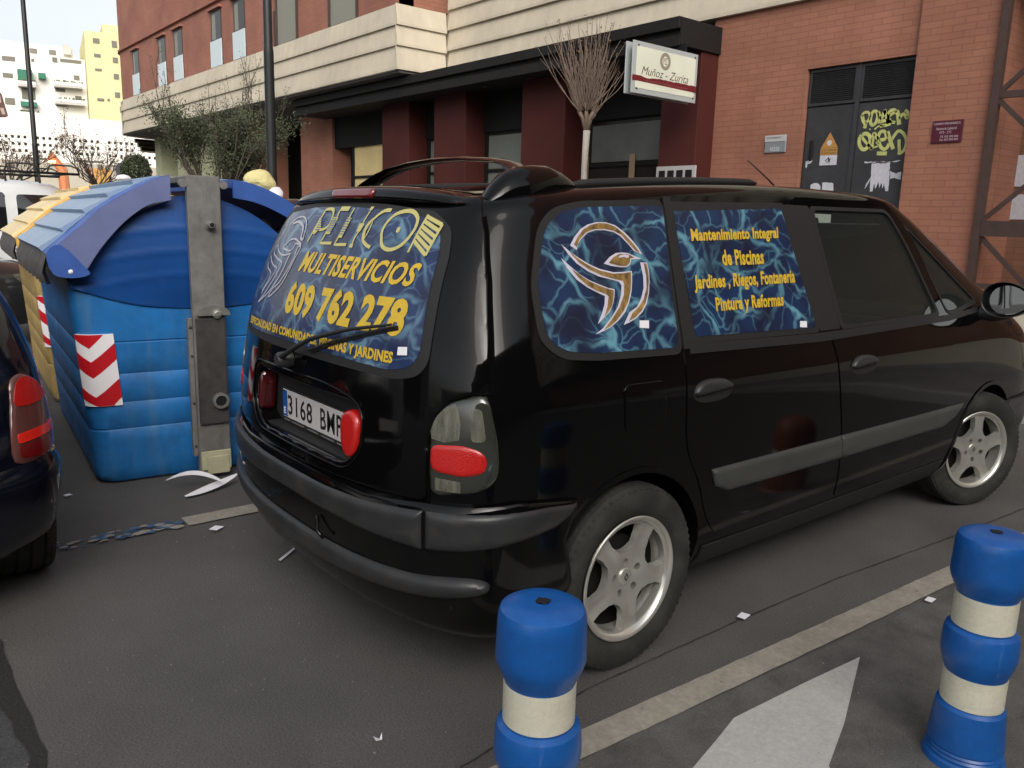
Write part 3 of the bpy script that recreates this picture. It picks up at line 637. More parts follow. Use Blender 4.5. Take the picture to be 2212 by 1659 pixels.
# matt pillar trim and window glass
pillar = rounded([(.985, 1.60), (1.165, 1.60), (1.262, 1.10), (1.10, 1.10)], .015)
patch('pillar_trim', pillar, fs, m_rub, d1, off=.0052, thick=.004, step=.05)
wq = rounded([(-.327, 1.395), (-.297, 1.478), (-.232, 1.53), (-.13, 1.552), (.255, 1.572), (.218, 1.098), (-.17, 1.108), (-.30, 1.122), (-.362, 1.165), (-.358, 1.31)], .04, 4)
wqf = rounded([(-.352, 1.40), (-.318, 1.49), (-.248, 1.548), (-.13, 1.572), (.262, 1.592), (.235, 1.075), (-.17, 1.085), (-.318, 1.10), (-.392, 1.155), (-.385, 1.31)], .04, 4)
q1 = patch('rear_quarter_window', wqf, fs, m_rub, van_t, off=.003, thick=.004, step=.035)
qf = patch('window_film', wq, fs, m_film, q1, off=.0045, thick=.002, step=.03)
r1 = patch('rear_door_window', rounded([(.270, 1.585), (.985, 1.605), (1.10, 1.095), (.278, 1.105)], .02), fs, m_rub, van_t, off=.0055, thick=.004, step=.04)
rf = patch('window_film', RW, fs, m_film, r1, off=.007, thick=.002, step=.03)
for s, ff in ((1, fs), (-1, fl)):
    patch('front_door_window', grow(FDW, .01), ff, m_glass, van_t, off=-.006, thick=.004, step=.04, sgn=s)
    patch('front_quarter_window', grow(FQW, .01), ff, m_glass, van_t, off=-.006, thick=.004, step=.04, sgn=s)
    fr = patch('window_rubber', grow(FDW, .05), ff, m_rub, van_t, off=.0055, thick=.012, step=.035, holes=[grow(FDW, -.015)], sgn=s)
    patch('window_rubber', grow(FQW, .09), ff, m_rub, van_t, off=.003, thick=.012, step=.035, holes=[grow(FQW, -.02)], sgn=s)
    # belt weather strip
    patch('waist_strip', [(.27, 1.105), (1.10, 1.092), (2.30, 1.108), (2.74, 1.135), (2.74, 1.112), (2.30, 1.078), (1.10, 1.058), (.27, 1.072)], ff, m_rub, van_t, off=.008, thick=.012, step=.04, sgn=s)
for ff, s in ((fl, -1),):
    patch('rear_quarter_window', wqf, ff, m_dglass, van_t, off=.003, thick=.004, step=.04, sgn=s)
    patch('rear_door_window', RW, ff, m_dglass, van_t, off=.0055, thick=.004, step=.04, sgn=s)
def fwind(y, z):
    d, X, Y = van.line(z); i = 218
    u = float(np.interp(abs(y), Y[::-1][:160], d[::-1][:160])); return van.P(u if y <= 0 else -u, z)
patch('windscreen', WSC, fwind, m_glass, van_t, off=-.008, thick=.004, step=.05)
patch('window_patch', [(1.205, 1.573), (1.350, 1.573), (1.335, 1.538), (1.245, 1.536), (1.240, 1.556), (1.205, 1.558)], fs, M('pale_green_patch', (.20, .24, .21), .6), van_t, off=-.004, thick=.0015, step=.05)  # pale green patch on the glass for a shape seen through it
# quarter-panel dividing strip between film windows
patch('window_divider', [(.262, 1.60), (.296, 1.60), (.300, 1.09), (.24, 1.09)], fs, m_rub, van_t, off=.0075, thick=.006, step=.05)
# film graphics
sd_ = SIDE
polys('bird_outline', [sd_[k] for k in 'ABCDF'], fs, m_wprint, qf, .0062)
polys('bird_fill', [sd_[k] for k in 'abcdf'], fs, m_gold, qf, .0072)
polys('bird_eye', [sd_['E']], fs, m_wprint, qf, .0082)
polys('price_tag', [sd_['tag']], fs, m_paper, qf, .0062)
for s_, q in (('Mantenimiento Integral', [(.372, 1.438), (.376, 1.493), (.903, 1.454), (.912, 1.509)]), ('de Piscinas', [(.528, 1.364), (.530, 1.421), (.783, 1.367), (.791, 1.424)]), ('Jardines , Riegos, Fontaneria', [(.345, 1.272), (.354, 1.333), (.972, 1.279), (.982, 1.345)]), ('Pintura y Reformas', [(.446, 1.192), (.451, 1.255), (.868, 1.194), (.878, 1.257)])):
    text_on('lettering', s_, q, fs, m_yel, rf, .0092, bold=.035, space=1.04)
polys('price_tag', [[(.962, 1.146), (1.010, 1.143), (1.004, 1.119), (.955, 1.123)]], fs, m_paper, rf, .0092)
# fuel flap, handles, mouldings
patch('fuel_flap', rounded([(-.077, 1.003), (.125, 1.0), (.128, .835), (-.066, .838)], .035), fs, m_black, van_t, off=.0035, thick=.006, step=.02, dome=(.0015, .006))
for cx, dd in ((.375, d1), (1.43, d2)):
    hp = smooth_poly([(cx-.105, .925), (cx-.098, .962), (cx-.05, .980), (cx+.03, .980), (cx+.085, .968), (cx+.115, .938), (cx+.09, .910), (cx+.02, .899), (cx-.06, .903)], 3)
    hd = patch('door_handle', hp, fs, m_rub, dd, off=.004, thick=.006, step=.012)
    hq = smooth_poly([(cx-.098, .930), (cx-.094, .960), (cx-.05, .978), (cx+.03, .978), (cx+.085, .966), (cx+.108, .942), (cx+.0, .932)], 3)
    patch('handle_grip', hq, fs, m_plast, hd, off=.006, thick=.01, step=.008, dome=(.016, .018))
strip = rounded([(.398, .645), (1.30, .641), (2.53, .637), (2.42, .575), (2.29, .540), (1.30, .537), (.50, .545), (.44, .565)], [.01, .01, .01, .05, .03, .01, .03, .05])
for s, ff in ((1, fs), (-1, fl)):
    patch('side_moulding', [p for p in [(.398, .645), (1.29, .641), (1.31, .537), (.50, .545), (.43, .575)]], ff, m_plast2, van_t, off=.006, thick=.014, step=.02, dome=(.014, .02), sgn=s)
    patch('side_moulding', [p for p in [(1.298, .641), (2.53, .637), (2.43, .575), (2.30, .538), (1.318, .537)]], ff, m_plast2, van_t, off=.006, thick=.014, step=.02, dome=(.014, .02), sgn=s)
    patch('sill_skirt', [(.42, .335), (2.44, .335), (2.44, .235), (.42, .235)], ff, m_rub, van_t, off=.008, thick=.03, step=.05, sgn=s)
# tailgate
def mir(P): return [(-a, z) for a, z in reversed(P)]
tgr = [(.165*LH, 1.668), (.1685*LH, 1.56), (.1665*LH, 1.40), (.1625*LH, 1.247), (.1580*LH, 1.10), (.1545*LH, 1.018), (.145*LH, 1.012), (.134*LH, .990), (.1265*LH, .945), (.1215*LH, .88), (.1200*LH, .80), (.1195*LH, .685)]
tail = [(0, 1.684)]+tgr+[(0, .655)]+mir(tgr)
tail = resample(tail, .05)
rec_u = [(fb_y, zz) for fb_y, zz in REC]
def yu(y, z):
    u, zz = van.back(y, z); return (u*LH*RT(zz), zz)
REC_U = [yu(*p) for p in resample(REC, .04)]
gap = [(a*1.012+(.004 if a > 0 else -.004 if a < 0 else 0), z) for a, z in tail]
patch('tailgate_gap', gap, fu, m_gap, van_t, off=.0015, thick=.004, step=.06, holes=[REC_U])
tg = patch('tailgate', tail, fu, m_black, van_t, off=.003, thick=.012, step=.03, holes=[REC_U], dome=(.007, .010))
wfr = rounded([(.535, 1.525), (.24, 1.543), (0, 1.546), (-.245, 1.538), (-.50, 1.520), (-.59, 1.470), (-.622, 1.39), (-.668, 1.09), (-.635, 1.045), (-.55, 1.028), (-.14, 1.030), (.245, 1.030), (.56, 1.035), (.645, 1.075), (.640, 1.15), (.60, 1.38), (.575, 1.47)], .03, 3)
wgl = rounded([(.50, 1.505), (.24, 1.526), (0, 1.529), (-.29, 1.520), (-.48, 1.500), (-.555, 1.462), (-.585, 1.40), (-.632, 1.105), (-.600, 1.068), (-.52, 1.052), (-.13, 1.060), (.25, 1.060), (.52, 1.062), (.612, 1.095), (.605, 1.16), (.565, 1.37), (.54, 1.46)], .03, 3)
rw = patch('rear_window', wfr, fb, m_rub, tg, off=.0135, thick=.010, step=.035, sgn=-1)
rgl = patch('rear_window_film', wgl, fb, m_filmr, tg, off=.0150, thick=.002, step=.03, sgn=-1)
def sm_(P): return smooth_poly(P[:-1], 4)+[P[0]] if P[0] == P[-1] else smooth_poly(P, 4, False)
widths = dict(P=.010, E1=.014, E2=.008, E3=.010, L1=.008, L2=.010, I1=.010, I2=.007, I3=.008, I4=.012, C=.011, C2=.006, O=.012, N1=.008, N2=.009)
strokes('pelicon_lettering', [(sm_(LET[k]) if k in 'PCO' else LET[k], v) for k, v in widths.items()]+[(LET['R%d' % k], .011) for k in range(6)], fb, m_yel2, rgl, .0170, -1)
for k_ in ('Pb', 'Eb', 'Lb', 'Ib', 'Od'): polys('letter_block', [LET[k_]], fb, m_yel2, rgl, .0173, -1)
for (a, w_, z0, z1, n) in ((.150, .035, 1.447, 1.487, 6), (.060, .042, 1.445, 1.487, 8), (-.042, .036, 1.437, 1.487, 7)):
    strokes('block_hatching', [([(a, b), (a-w_, b)], .0022) for b in [z0+(z1-z0)*i/(n-1) for i in range(n)]], fb, m_eub, rgl, .0185, -1)
strokes('bird_lines', [(sm_(v), .006 if k != 's2' else .010) for k, v in BIRD.items()], fb, m_wthin, rgl, .0170, -1)
text_on('lettering', 'MULTISERVICIOS', [(.168, 1.300), (.158, 1.372), (-.540, 1.296), (-.545, 1.365)], fb, m_yel, rgl, .0170, bold=.032, shear=.25, space=1.05, sgn=-1)
text_on('phone_number', '609 762 278', [(.196, 1.147), (.200, 1.266), (-.548, 1.146), (-.545, 1.264)], fb, m_yel, rgl, .0170, bold=.05, shear=.06, space=1.08, sgn=-1)
text_on('lettering', 'ESPECIALIDAD EN COMUNIDADES, PISCINAS Y JARDINES', [(.560, 1.066), (.560, 1.102), (-.535, 1.062), (-.532, 1.106)], fb, m_yel, rgl, .0170, bold=.045, space=1.05, sgn=-1)
polys('price_tag', [[(-.546, 1.122), (-.582, 1.126), (-.588, 1.103), (-.549, 1.099)]], fb, m_paper, rgl, .0170, -1)
# brake light and its dark surround
V = []; F = []; ys_ = [.60-.04*i for i in range(31)]
def tailx(y, z): return fb(y, z)[0]
def spz(y): return 1.606-.040*(abs(y)/.6)**2.2
for y in ys_:
    e = min(1, (.605-abs(y))/.10)**.5 if abs(y) < .605 else 0
    zb = 1.556-.010*(abs(y)/.6)**2; zt = zb+(spz(y)-zb)*max(e, .05); xb = tailx(y, 1.545)-.004; out = .012*e
    V += [(xb+.03, y, zb-.002), (xb-out, y, zb), (xb-out-.006*e, y, zb+.006), (xb-out+.006, y, zt-.010), (xb-out+.022, y, zt), (xb+.10, y, zt+.010*e), (xb+.24, y, zt+.004)]
nr = 7
for i in range(len(ys_)-1):
    for k in range(nr-1): F.append((i*nr+k, i*nr+k+1, (i+1)*nr+k+1, (i+1)*nr+k))
sp = O('roof_spoiler', (V, F), m_black, tg, True)
def fsp(y, z):
    t = (z-1.556)/.045; return (tailx(y, 1.545)-.004-.018+.014*t, y, z)
patch('high_brake_light', rounded([(.128, 1.599), (-.160, 1.599), (-.160, 1.565), (.128, 1.565)], .016), fsp, m_dred, sp, off=.001, thick=.012, step=.012, dome=(.010, .012), sgn=-1)
# wiper
g = G()
def wp(y, z, o): return surf(fb, y, z, -o)
g.tube([wp(.105, .993, .05), wp(.05, 1.015, .056), wp(-.05, 1.060, .056), wp(-.127, 1.092, .052), wp(-.25, 1.125, .045), wp(-.337, 1.147, .040), wp(-.45, 1.168, .035), wp(-.512, 1.180, .032)], [.013, .010, .009, .008, .007, .006, .005, .004], 8)
wi = g.make('rear_wiper', m_rub, tg, True, 50)
g = G(); g.tube([wp(-.08, 1.052, .030), wp(-.25, 1.105, .028), wp(-.40, 1.145, .026), wp(-.53, 1.178, .024)], .0045, 6); g.tube([wp(-.08, 1.046, .020), wp(-.25, 1.099, .018), wp(-.40, 1.139, .017), wp(-.53, 1.172, .017)], .004, 4); g.make('wiper_blade', m_rub, wi, True, 50)
g = G(); p = wp(.085, 1.0, .01); g.lathe([(.001, -.055), (.02, -.055), (.028, -.045), (.03, 0)], (p.x, p.y, p.z), 'x', 20); g.make('wiper_pivot', m_plast, wi, True, 50)
# rim round the number plate housing
rimp = rounded([(.43, .955), (-.20, .962), (-.42, .930), (-.435, .79), (-.35, .704), (.35, .704), (.43, .79)], [.05, .1, .08, .04, .06, .06, .05])
g = G(); q = resample(rimp, .03); g.tube([surf(fb, a, b, -.012) for a, b in q+[q[0]]], .0035, 6, False); g.make('plate_housing_rim', m_black, tg, True)
patch('plate_housing', rounded([(.415, .945), (-.42, .940), (-.42, .80), (-.34, .715), (.34, .715), (.415, .80)], .04), lambda y, z: (-.692, y, z), m_rub, van_t, off=.0, thick=.002, step=.06, sgn=-1)
g = G(); g.box(-.752, -.692, -.345, .345, .700, .7275); g.make('plate_shelf', m_rub, van_t)
# number plate in its recess
fp = lambda x0: (lambda y, z: (x0, y, z))
g = G(); g.box(-.705, -.697, -.268, .290, .7285, .863, .003); pl = g.make('number_plate_holder', m_ink, van_t)
g = G(); g.box(-.7085, -.7045, -.250, .270, .752, .858, .003); pp = g.make('number_plate', m_plate, pl)
patch('country_band', [(.268, .855), (.230, .855), (.230, .755), (.268, .755)], fp(-.7085), m_eub, pp, off=.0008, thick=.001, step=.1, sgn=-1)
text_on('country_letter', 'E', [(.258, .765), (.258, .790), (.240, .765), (.240, .790)], fp(-.7085), m_refw, pp, .002, bold=.02, sgn=-1)
text_on('plate_characters', '3168', [(.222, .767), (.222, .843), (.020, .767), (.020, .843)], fp(-.7085), m_ink, pp, .0012, bold=.012, space=1.1, sgn=-1)
text_on('plate_characters', 'BMP', [(-.045, .767), (-.045, .843), (-.205, .767), (-.205, .843)], fp(-.7085), m_ink, pp, .0012, bold=.012, space=1.1, sgn=-1)
polys('dealer_line', [[(a, .7445), (a-w_, .7445), (a-w_, .7385), (a, .7385)] for a, w_ in ((.262, .05), (.20, .06), (.135, .04), (.07, .09), (-.04, .10), (-.16, .06))], fp(-.7058), m_steel, pl, .001, -1)
for s in (1, -1):
    pv = smooth_poly([(s*.292, .868), (s*.320, .895), (s*.36, .898), (s*.390, .872), (s*.397, .82), (s*.380, .765), (s*.350, .742), (s*.318, .752), (s*.296, .80)] if s < 0 else [(.352, .905), (.375, .905), (.392, .86), (.390, .80), (.372, .765), (.355, .79)], 3)
    if s < 0: pv = pv[::-1]
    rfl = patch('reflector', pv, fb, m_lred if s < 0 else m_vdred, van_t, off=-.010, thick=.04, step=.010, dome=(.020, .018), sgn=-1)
# tail lamps
for s in (1, -1):
    m_ = (lambda P: P) if s > 0 else mir
    lp = m_([(.1222*LH, .718), (.1218*LH, .86), (.1235*LH, .925), (.128*LH, .962), (.1345*LH, .988), (.145*LH, 1.006), (.1535*LH, 1.012), (.1555*LH, .95), (.1572*LH, .88), (.1575*LH, .81), (.1560*LH, .775), (.1520*LH, .748), (.1450*LH, .730), (.135*LH, .722)])
    tl = patch('tail_light', smooth_poly(lp, 2), fu, m_smoke, van_t, off=.002, thick=.012, step=.014, dome=(.010, .02))
    rd_ = m_(rounded([(.1225*LH, .862), (.1400*LH, .872), (.1515*LH, .858), (.1520*LH, .795), (.140*LH, .778), (.1225*LH, .785)], [.03, .02, .035, .035, .02, .03]))
    patch('red_lens', rd_, fu, m_lred, tl, off=.010, thick=.006, step=.012, dome=(.006, .014))
    patch('indicator_lens', m_(smooth_poly([(.1235*LH, .878), (.1245*LH, .925), (.129*LH, .958), (.1355*LH, .982), (.1385*LH, .975), (.1385*LH, .885)], 2)), fu, m_clear, tl, off=.0125, thick=.006, step=.02)
    patch('reverse_lens', m_([(.1255*LH, .768), (.139*LH, .765), (.139*LH, .732), (.1255*LH, .730)]), fu, m_clear, tl, off=.0125, thick=.006, step=.02)
    patch('side_lens', m_(rounded([(.1445*LH, .975), (.1505*LH, .978), (.1515*LH, .885), (.1445*LH, .882)], .015)), fu, m_clear, tl, off=.0125, thick=.006, step=.02)
# bumper: painted skin, broad top moulding, lower rubbing ledge
bt = [(0, .632), (.25, .632), (.46, .640), (.70, .664), (.83, .674), (.965, .678), (1.08, .672), (1.195, .662), (1.165, .632), (1.115, .603), (1.04, .590), (.965, .582), (.83, .556), (.70, .543), (.46, .541), (.25, .543), (0, .546)]
upper = [(.1200*LH, .665), (.1200*LH, .543), (.46, .541), (.25, .543), (0, .546), (-.25, .543), (-.46, .541), (-.1200*LH, .543), (-.1200*LH, .665), (-.46, .640), (-.25, .632), (0, .632), (.25, .632), (.46, .640)][::-1]
bp_ = patch('rear_bumper', [(0, .66), (.46, .655), (.70, .685), (.98, .700), (1.22, .665), (1.17, .55), (1.20, .40), (1.235, .24), (.9, .235), (0, .235), (-.9, .235), (-1.235, .24), (-1.20, .40), (-1.17, .55), (-1.22, .665), (-.98, .70), (-.70, .685), (-.46, .655)], fu, m_black, van_t, off=.016, thick=.03, step=.04, dome=(.012, .05))
patch('bumper_moulding', upper, fu, m_plast, bp_, off=.022, thick=.02, step=.011, dome=(.020, .030))
for s in (1, -1):
    q = [(.1212*LH, .668), (.83, .676), (.965, .680), (1.08, .674), (1.205, .660), (1.17, .625), (1.115, .600), (1.04, .588), (.965, .580), (.83, .558), (.1212*LH, .545)]
    patch('bumper_end_moulding', q if s > 0 else mir(q), fu, m_plast, bp_, off=.020, thick=.02, step=.011, dome=(.018, .030))
lo = [(0, .440), (.25, .440), (.45, .447), (.66, .460), (.79, .478), (.855, .482), (.893, .472), (.902, .452), (.880, .430), (.78, .408), (.66, .391), (.45, .372), (.25, .360), (0, .352)]
patch('bumper_step', smooth_poly(lo[:-1]+[(0, .352)]+mir(lo)[1:-1], 2), fu, m_plast, bp_, off=.024, thick=.02, step=.009, dome=(.030, .030))
g = G(); g.tube([surf(fu, .20, .515, .035), surf(fu, .215, .47, .05), surf(fu, .25, .455, .05)], .006, 6); g.make('tow_cover_edge', m_black, bp_, True)
# roof rail, cross bar, aerial, mirrors
def roofp(x, y, dz=0):
    best = None
    u, zz = van.side(x, 1.655)
    zl = [1.655, 1.665, 1.67, 1.676, 1.682, 1.686, 1.69, 1.692, 1.694, 1.696]
    for z in zl:
        d, X, Y = van.line(z); i = np.argmax(Y); wy = float(np.interp(x, X, Y))
        if wy >= abs(y): best = z
    return Vector((x, y, (best or 1.655)-van.dz(x, best or 1.655)+dz))
for s in (-1, 1):
    g = G(); g.tube([roofp(-.08+.055*i, s*.60, .006) for i in range(20)], [.004]+[.016]*18+[.004], 8); g.make('roof_rail', m_rub, van_t, True, 60)
g = G()
bar = [(-.40, -.60, 1.625), (-.33, -.58, 1.70), (-.27, -.48, 1.735), (-.22, -.25, 1.765), (-.18, 0, 1.772), (-.15, .25, 1.760), (-.13, .48, 1.722), (-.12, .62, 1.655), (-.12, .66, 1.63)]
bs = [tuple(np.array(bar[i])) for i in range(len(bar))]
def airfoil(P, chord, th):
    V = []; F = []; n = 10
    for i, p in enumerate(P):
        c_, t_ = (chord[i], th[i])
        a = Vector(P[max(i-1, 0)]); b = Vector(P[min(i+1, len(P)-1)]); t = (b-a).normalized(); ax = Vector((1, 0, 0)); up = ax.cross(t).normalized()*-1
        for k in range(n): an = 2*math.pi*k/n; V.append(Vector(p)+ax*c_*math.cos(an)+up*t_*math.sin(an))
    for i in range(len(P)-1):
        for k in range(n): F.append((i*n+k, i*n+(k+1) % n, (i+1)*n+(k+1) % n, (i+1)*n+k))
    F.append(tuple(range(n))); F.append(tuple((len(P)-1)*n+k for k in range(n))); return V, F
g.add(*airfoil([(-.28, -.58, 1.655), (-.26, -.52, 1.683), (-.23, -.42, 1.700), (-.2, -.2, 1.716), (-.18, 0, 1.720), (-.16, .2, 1.714), (-.14, .38, 1.700), (-.13, .50, 1.680), (-.13, .60, 1.650), (-.13, .68, 1.622)], [.05]*10, [.009]*10))
cb = g.make('roof_cross_bar', m_black, van_t, True, 50)
g = G(); V = []; F = []; n = 14
podx = [-.43, -.40, -.36, -.31, -.25, -.19, -.13, -.08, -.05]; podh = [.002, .035, .062, .078, .080, .070, .048, .020, .002]; podw = [.03, .05, .06, .065, .065, .06, .05, .035, .02]
for i, x in enumerate(podx):
    b0 = roofp(x, -.60)
    for k in range(n): a = math.pi*k/(n-1); V.append((x, -.60-podw[i]*math.cos(a), b0.z-.02+(podh[i]+.02)*math.sin(a)**.8 if 0 < k < n-1 else b0.z-.03))
for i in range(len(podx)-1):
    for k in range(n-1): F.append((i*n+k, i*n+k+1, (i+1)*n+k+1, (i+1)*n+k))
g.add(V, F); g.make('cross_bar_foot', m_black, cb, True, 60)
g = G(); g.tube([(2.05, 0, 1.71), (1.93, 0, 1.77), (1.745, 0, 1.85)], [.006, .004, .003], 6); g.lathe([(.02, 0), (.018, .015), (.008, .025)], (2.06, 0, 1.68), 'z', 16); g.make('aerial', m_rub, van_t, True)
for s in (-1, 1):
    g = G(); c0 = Vector((2.645, s*.995, 1.180)); n = 28; V = []; F = []
    rings = [(-.0, .96), (-.006, 1.0), (.02, 1.03), (.06, .98), (.10, .80), (.125, .45), (.13, .05)]
    for h, q in rings:
        for k in range(n):
            a = 2*math.pi*k/n; V.append((c0.x+h+.18*math.cos(a)*0+.28*0, c0.y+.120*q*math.cos(a), c0.z+.090*q*math.sin(a)*(1+.12*math.cos(a)*-s)))
    for i in range(len(rings)-1):
        for k in range(n): F.append((i*n+k, i*n+(k+1) % n, (i+1)*n+(k+1) % n, (i+1)*n+k))
    g.add(V, F); g.tube([(2.70, s*.86, 1.10), (2.70, s*.93, 1.09), (2.70, s*.99, 1.11)], [.035, .03, .03], 10)
    mo = g.make('door_mirror', m_rub if False else m_plast, van_t, True, 50)
    g = G(); g.add([(c0.x-.001, c0.y+s*.014+.092*math.cos(a), c0.z+.074*math.sin(a)*(1+.12*math.cos(a)*-s)) for a in [2*math.pi*k/n for k in range(n)]], [tuple(range(n))]); g.make('mirror_glass', m_mirror, mo, fix=False)
# interior
g = G(); g.box(2.45, 2.95, -.70, .70, .72, 1.03, .06); g.box(2.62, 3.1, -.68, .68, 1.0, 1.08, .04); g.make('dashboard', m_dark, van_t, True, 40)
for (x, y) in ((1.55, -.38), (1.55, .38), (.65, -.42), (.65, 0), (.65, .42)):
    g = G(); g.box(x, x+.5, y-.24, y+.24, .42, .58, .05); 
    g.add(*[(lambda V: [(v[0]-(v[2]-.5)*.22, v[1], v[2]) for v in V])(G().box(x-.06, x+.08, y-.24, y+.24, .5, 1.16, .05).V), G().box(x-.06, x+.08, y-.24, y+.24, .5, 1.16, .05).F])
    g.add(*[(lambda V: [(v[0]-(v[2]-.5)*.22, v[1], v[2]) for v in V])(G().box(x-.04, x+.06, y-.13, y+.13, 1.2, 1.38, .04).V), G().box(x-.04, x+.06, y-.13, y+.13, 1.2, 1.38, .04).F])
    g.make('seat', m_seat, van_t, True, 40)
g = G(); n = 24; pts = [Vector((2.30+.10*math.sin(2*math.pi*k/n)*.5, .38+.19*math.cos(2*math.pi*k/n), 1.02+.17*math.sin(2*math.pi*k/n))) for k in range(n+1)]; g.tube(pts, .014, 8, False); g.tube([(2.30, .2, 1.02), (2.33, .38, .99), (2.30, .56, 1.02)], .014, 6); g.tube([(2.33, .38, .99), (2.6, .38, .93)], .03, 8); g.make('steering_wheel', m_dark, van_t, True)
g = G(); g.box(2.33, 2.345, -.10, .12, 1.44, 1.50, .006); g.make('interior_mirror', m_dark, van_t)
g = G(); g.box(-.55, 3.3, -.50, .50, .30, .36); g.make('floor_pan', m_dark, van_t)
for c, s_, st, ph in (((0, -.805, .327), -1, 0, 62), ((0, .805, .327), 1, 0, 20), ((2.872, -.80, .327), -1, R(-20), 88), ((2.872, .80, .327), 1, R(-20), 10)):
    wheel(van_t, c, .327, .205, s_, .218, st, ph)
# ordinary headlamp and grille on the nose
for s in (1, -1):
    q = [(.83*LH, .80), (.93*LH, .74), (.93*LH, .66), (.84*LH, .68)]
    patch('headlight', smooth_poly(q if s > 0 else mir(q), 3), fu, m_clear, van_t, off=.004, thick=.01, step=.04)
patch('front_bumper', rounded([(.78*LH, .58), (LH*1.03, .58), (LH*1.03, .28), (.78*LH, .28)], .02), fu, m_plast, van_t, off=.02, thick=.03, step=.05)
patch('front_bumper', mir(rounded([(.78*LH, .58), (LH*1.03, .58), (LH*1.03, .28), (.78*LH, .28)], .02)), fu, m_plast, van_t, off=.02, thick=.03, step=.05)
# ---------------------------------------------------------------- ground
def ragged(p0, p1, n, amp, ax=0, seed=1):
    rnd = random.Random(seed); out = []
    v = 0
    for i in range(n+1):
        t = i/n; v = v*.72+rnd.uniform(-amp, amp); q = [p0[0]+(p1[0]-p0[0])*t, p0[1]+(p1[1]-p0[1])*t]; q[ax] += v; out.append(tuple(q))
    return out
def sheet(name, poly, z, mat, kind='structure', **k):
    tri = geometry.delaunay_2d_cdt([Vector(p) for p in poly], [(i, (i+1) % len(poly)) for i in range(len(poly))], [], 1, 1e-6)
    o = O(name, ([(p.x, p.y, z) for p in tri[0]], tri[2]), mat); tag(o, kind=kind, **k); return o
sheet('ground', [(-400, -400), (500, -400), (500, 500), (-400, 500)], -.004, m_asph)
edge = ragged((-1.70, -9), (-1.66, 1.2), 150, .012, 0, 3)
sheet('parking_bay_slab', edge+[(-1.66, 1.3), (-1.66, 30), (5.4, 30), (5.4, -9)], 0, m_slab)
e2 = ragged((-1.70, -9), (-1.66, 1.2), 150, .018, 0, 9)
sheet('tar_joint', [(a-.035, b) for a, b in e2]+[(a+.008, b) for a, b in reversed(edge)], .003, m_crack)
sheet('stained_paving', [(-1.5, -9), (-.52, -1.17), (-.314, -1.173), (1.171, -1.292), (1.80, -1.30), (5.3, -1.52), (5.3, -9)], .004, m_slab2)
def band(name, pts, w, z, mat, seed=1, amp=.0018):
    rnd = random.Random(seed); L = []; Rr = []
    P = resample(pts, .05, False)
    for i, p in enumerate(P):
        a = Vector(P[max(i-1, 0)]); b = Vector(P[min(i+1, len(P)-1)]); t = (b-a).normalized(); n = Vector((-t.y, t.x)); q = Vector(p)
        L.append(tuple(q+n*(w/2+rnd.uniform(-amp, amp)))); Rr.append(tuple(q-n*(w/2+rnd.uniform(-amp, amp))))
    return sheet(name, L+Rr[::-1], z, mat)
band('road_marking', [(-1.0, -1.065), (-.42, -1.122), (.6, -1.183), (1.75, -1.247), (5.2, -1.44)], .105, .008, m_paint, 4)
band('road_marking', [(-.775, 1.322), (5.2, 1.24)], .125, .008, m_paint, 5)
# worn blue continuation, in flakes
rnd = random.Random(5); fl_ = []
for i in range(70):
    t = rnd.random()**.8; x = -.79-t*.56; wdt = (1-t*.55)
    y = 1.318+rnd.uniform(-.055, .055)*1.0; r_ = rnd.uniform(.008, .028)*wdt
    fl_.append([(x+r_*1.6*math.cos(a)*rnd.uniform(.7, 1.2), y+r_*math.sin(a)*rnd.uniform(.7, 1.2)) for a in [math.pi*2*k/7 for k in range(7)]])
fz = lambda a, b: (a, b, 0)
g = G()
for P in fl_[:45]: g.add([(p[0], p[1], .009+.00001*len(g.V)) for p in P], [tuple(range(7))])
tag(g.make('blue_road_marking', m_pblue, fix=False), kind='structure')
g = G()
for P in fl_[45:]: g.add([(p[0], p[1], .0105+.00001*len(g.V)) for p in P], [tuple(range(7))])
tag(g.make('worn_road_marking', m_paint, fix=False), kind='structure')
band('slab_joint', [(-1.3, -1.09), (-.759, -.991), (-.202, -.922), (.6, -.935), (1.262, -.959), (2.264, -1.047), (5.3, -1.25)], .0045, .006, m_crack, 6, .002)
sheet('arrow_road_marking', [(.724, -1.366), (.40, -1.338), (.047, -1.315), (-.08, -1.348), (-.237, -1.386), (-.75, -1.50), (-.62, -2.05), (-.10, -1.79), (.072, -1.619), (.30, -1.54)], .008, m_pwhite)
g = G(); g.box(5.4, 5.55, -12, 60, -.05, .13, .012); tag(g.make('kerb', m_kerb), kind='structure')
g = G(); g.box(5.55, 12, -12, 60, -.05, .125); tag(g.make('pavement', m_walk), kind='structure')
# grit and small stones, too many to count
rnd = random.Random(12); g = G()
for _ in range(2600):
    x = rnd.uniform(-2.6, 3.2); y = rnd.uniform(-2.4, 2.0); s_ = rnd.uniform(.001, .003)*(1.6 if rnd.random() < .06 else 1); a = rnd.uniform(0, 6.28); z = .0085 if y < -1.1 else (.0045 if x > -1.7 else -.003)
    P = [(x+s_*math.cos(a+k*1.57)*rnd.uniform(.7, 1.3), y+s_*math.sin(a+k*1.57)*rnd.uniform(.7, 1.3), z) for k in range(4)]; g.add(P+[(x, y, z+s_*1.1)], [(0, 1, 4), (1, 2, 4), (2, 3, 4), (3, 0, 4)])
tag(g.make('grit', M('grit', (.17, .16, .145), .9, var=(60, .6)), fix=False), 'fine grit and tiny stones scattered over the concrete', 'grit', kind='stuff')
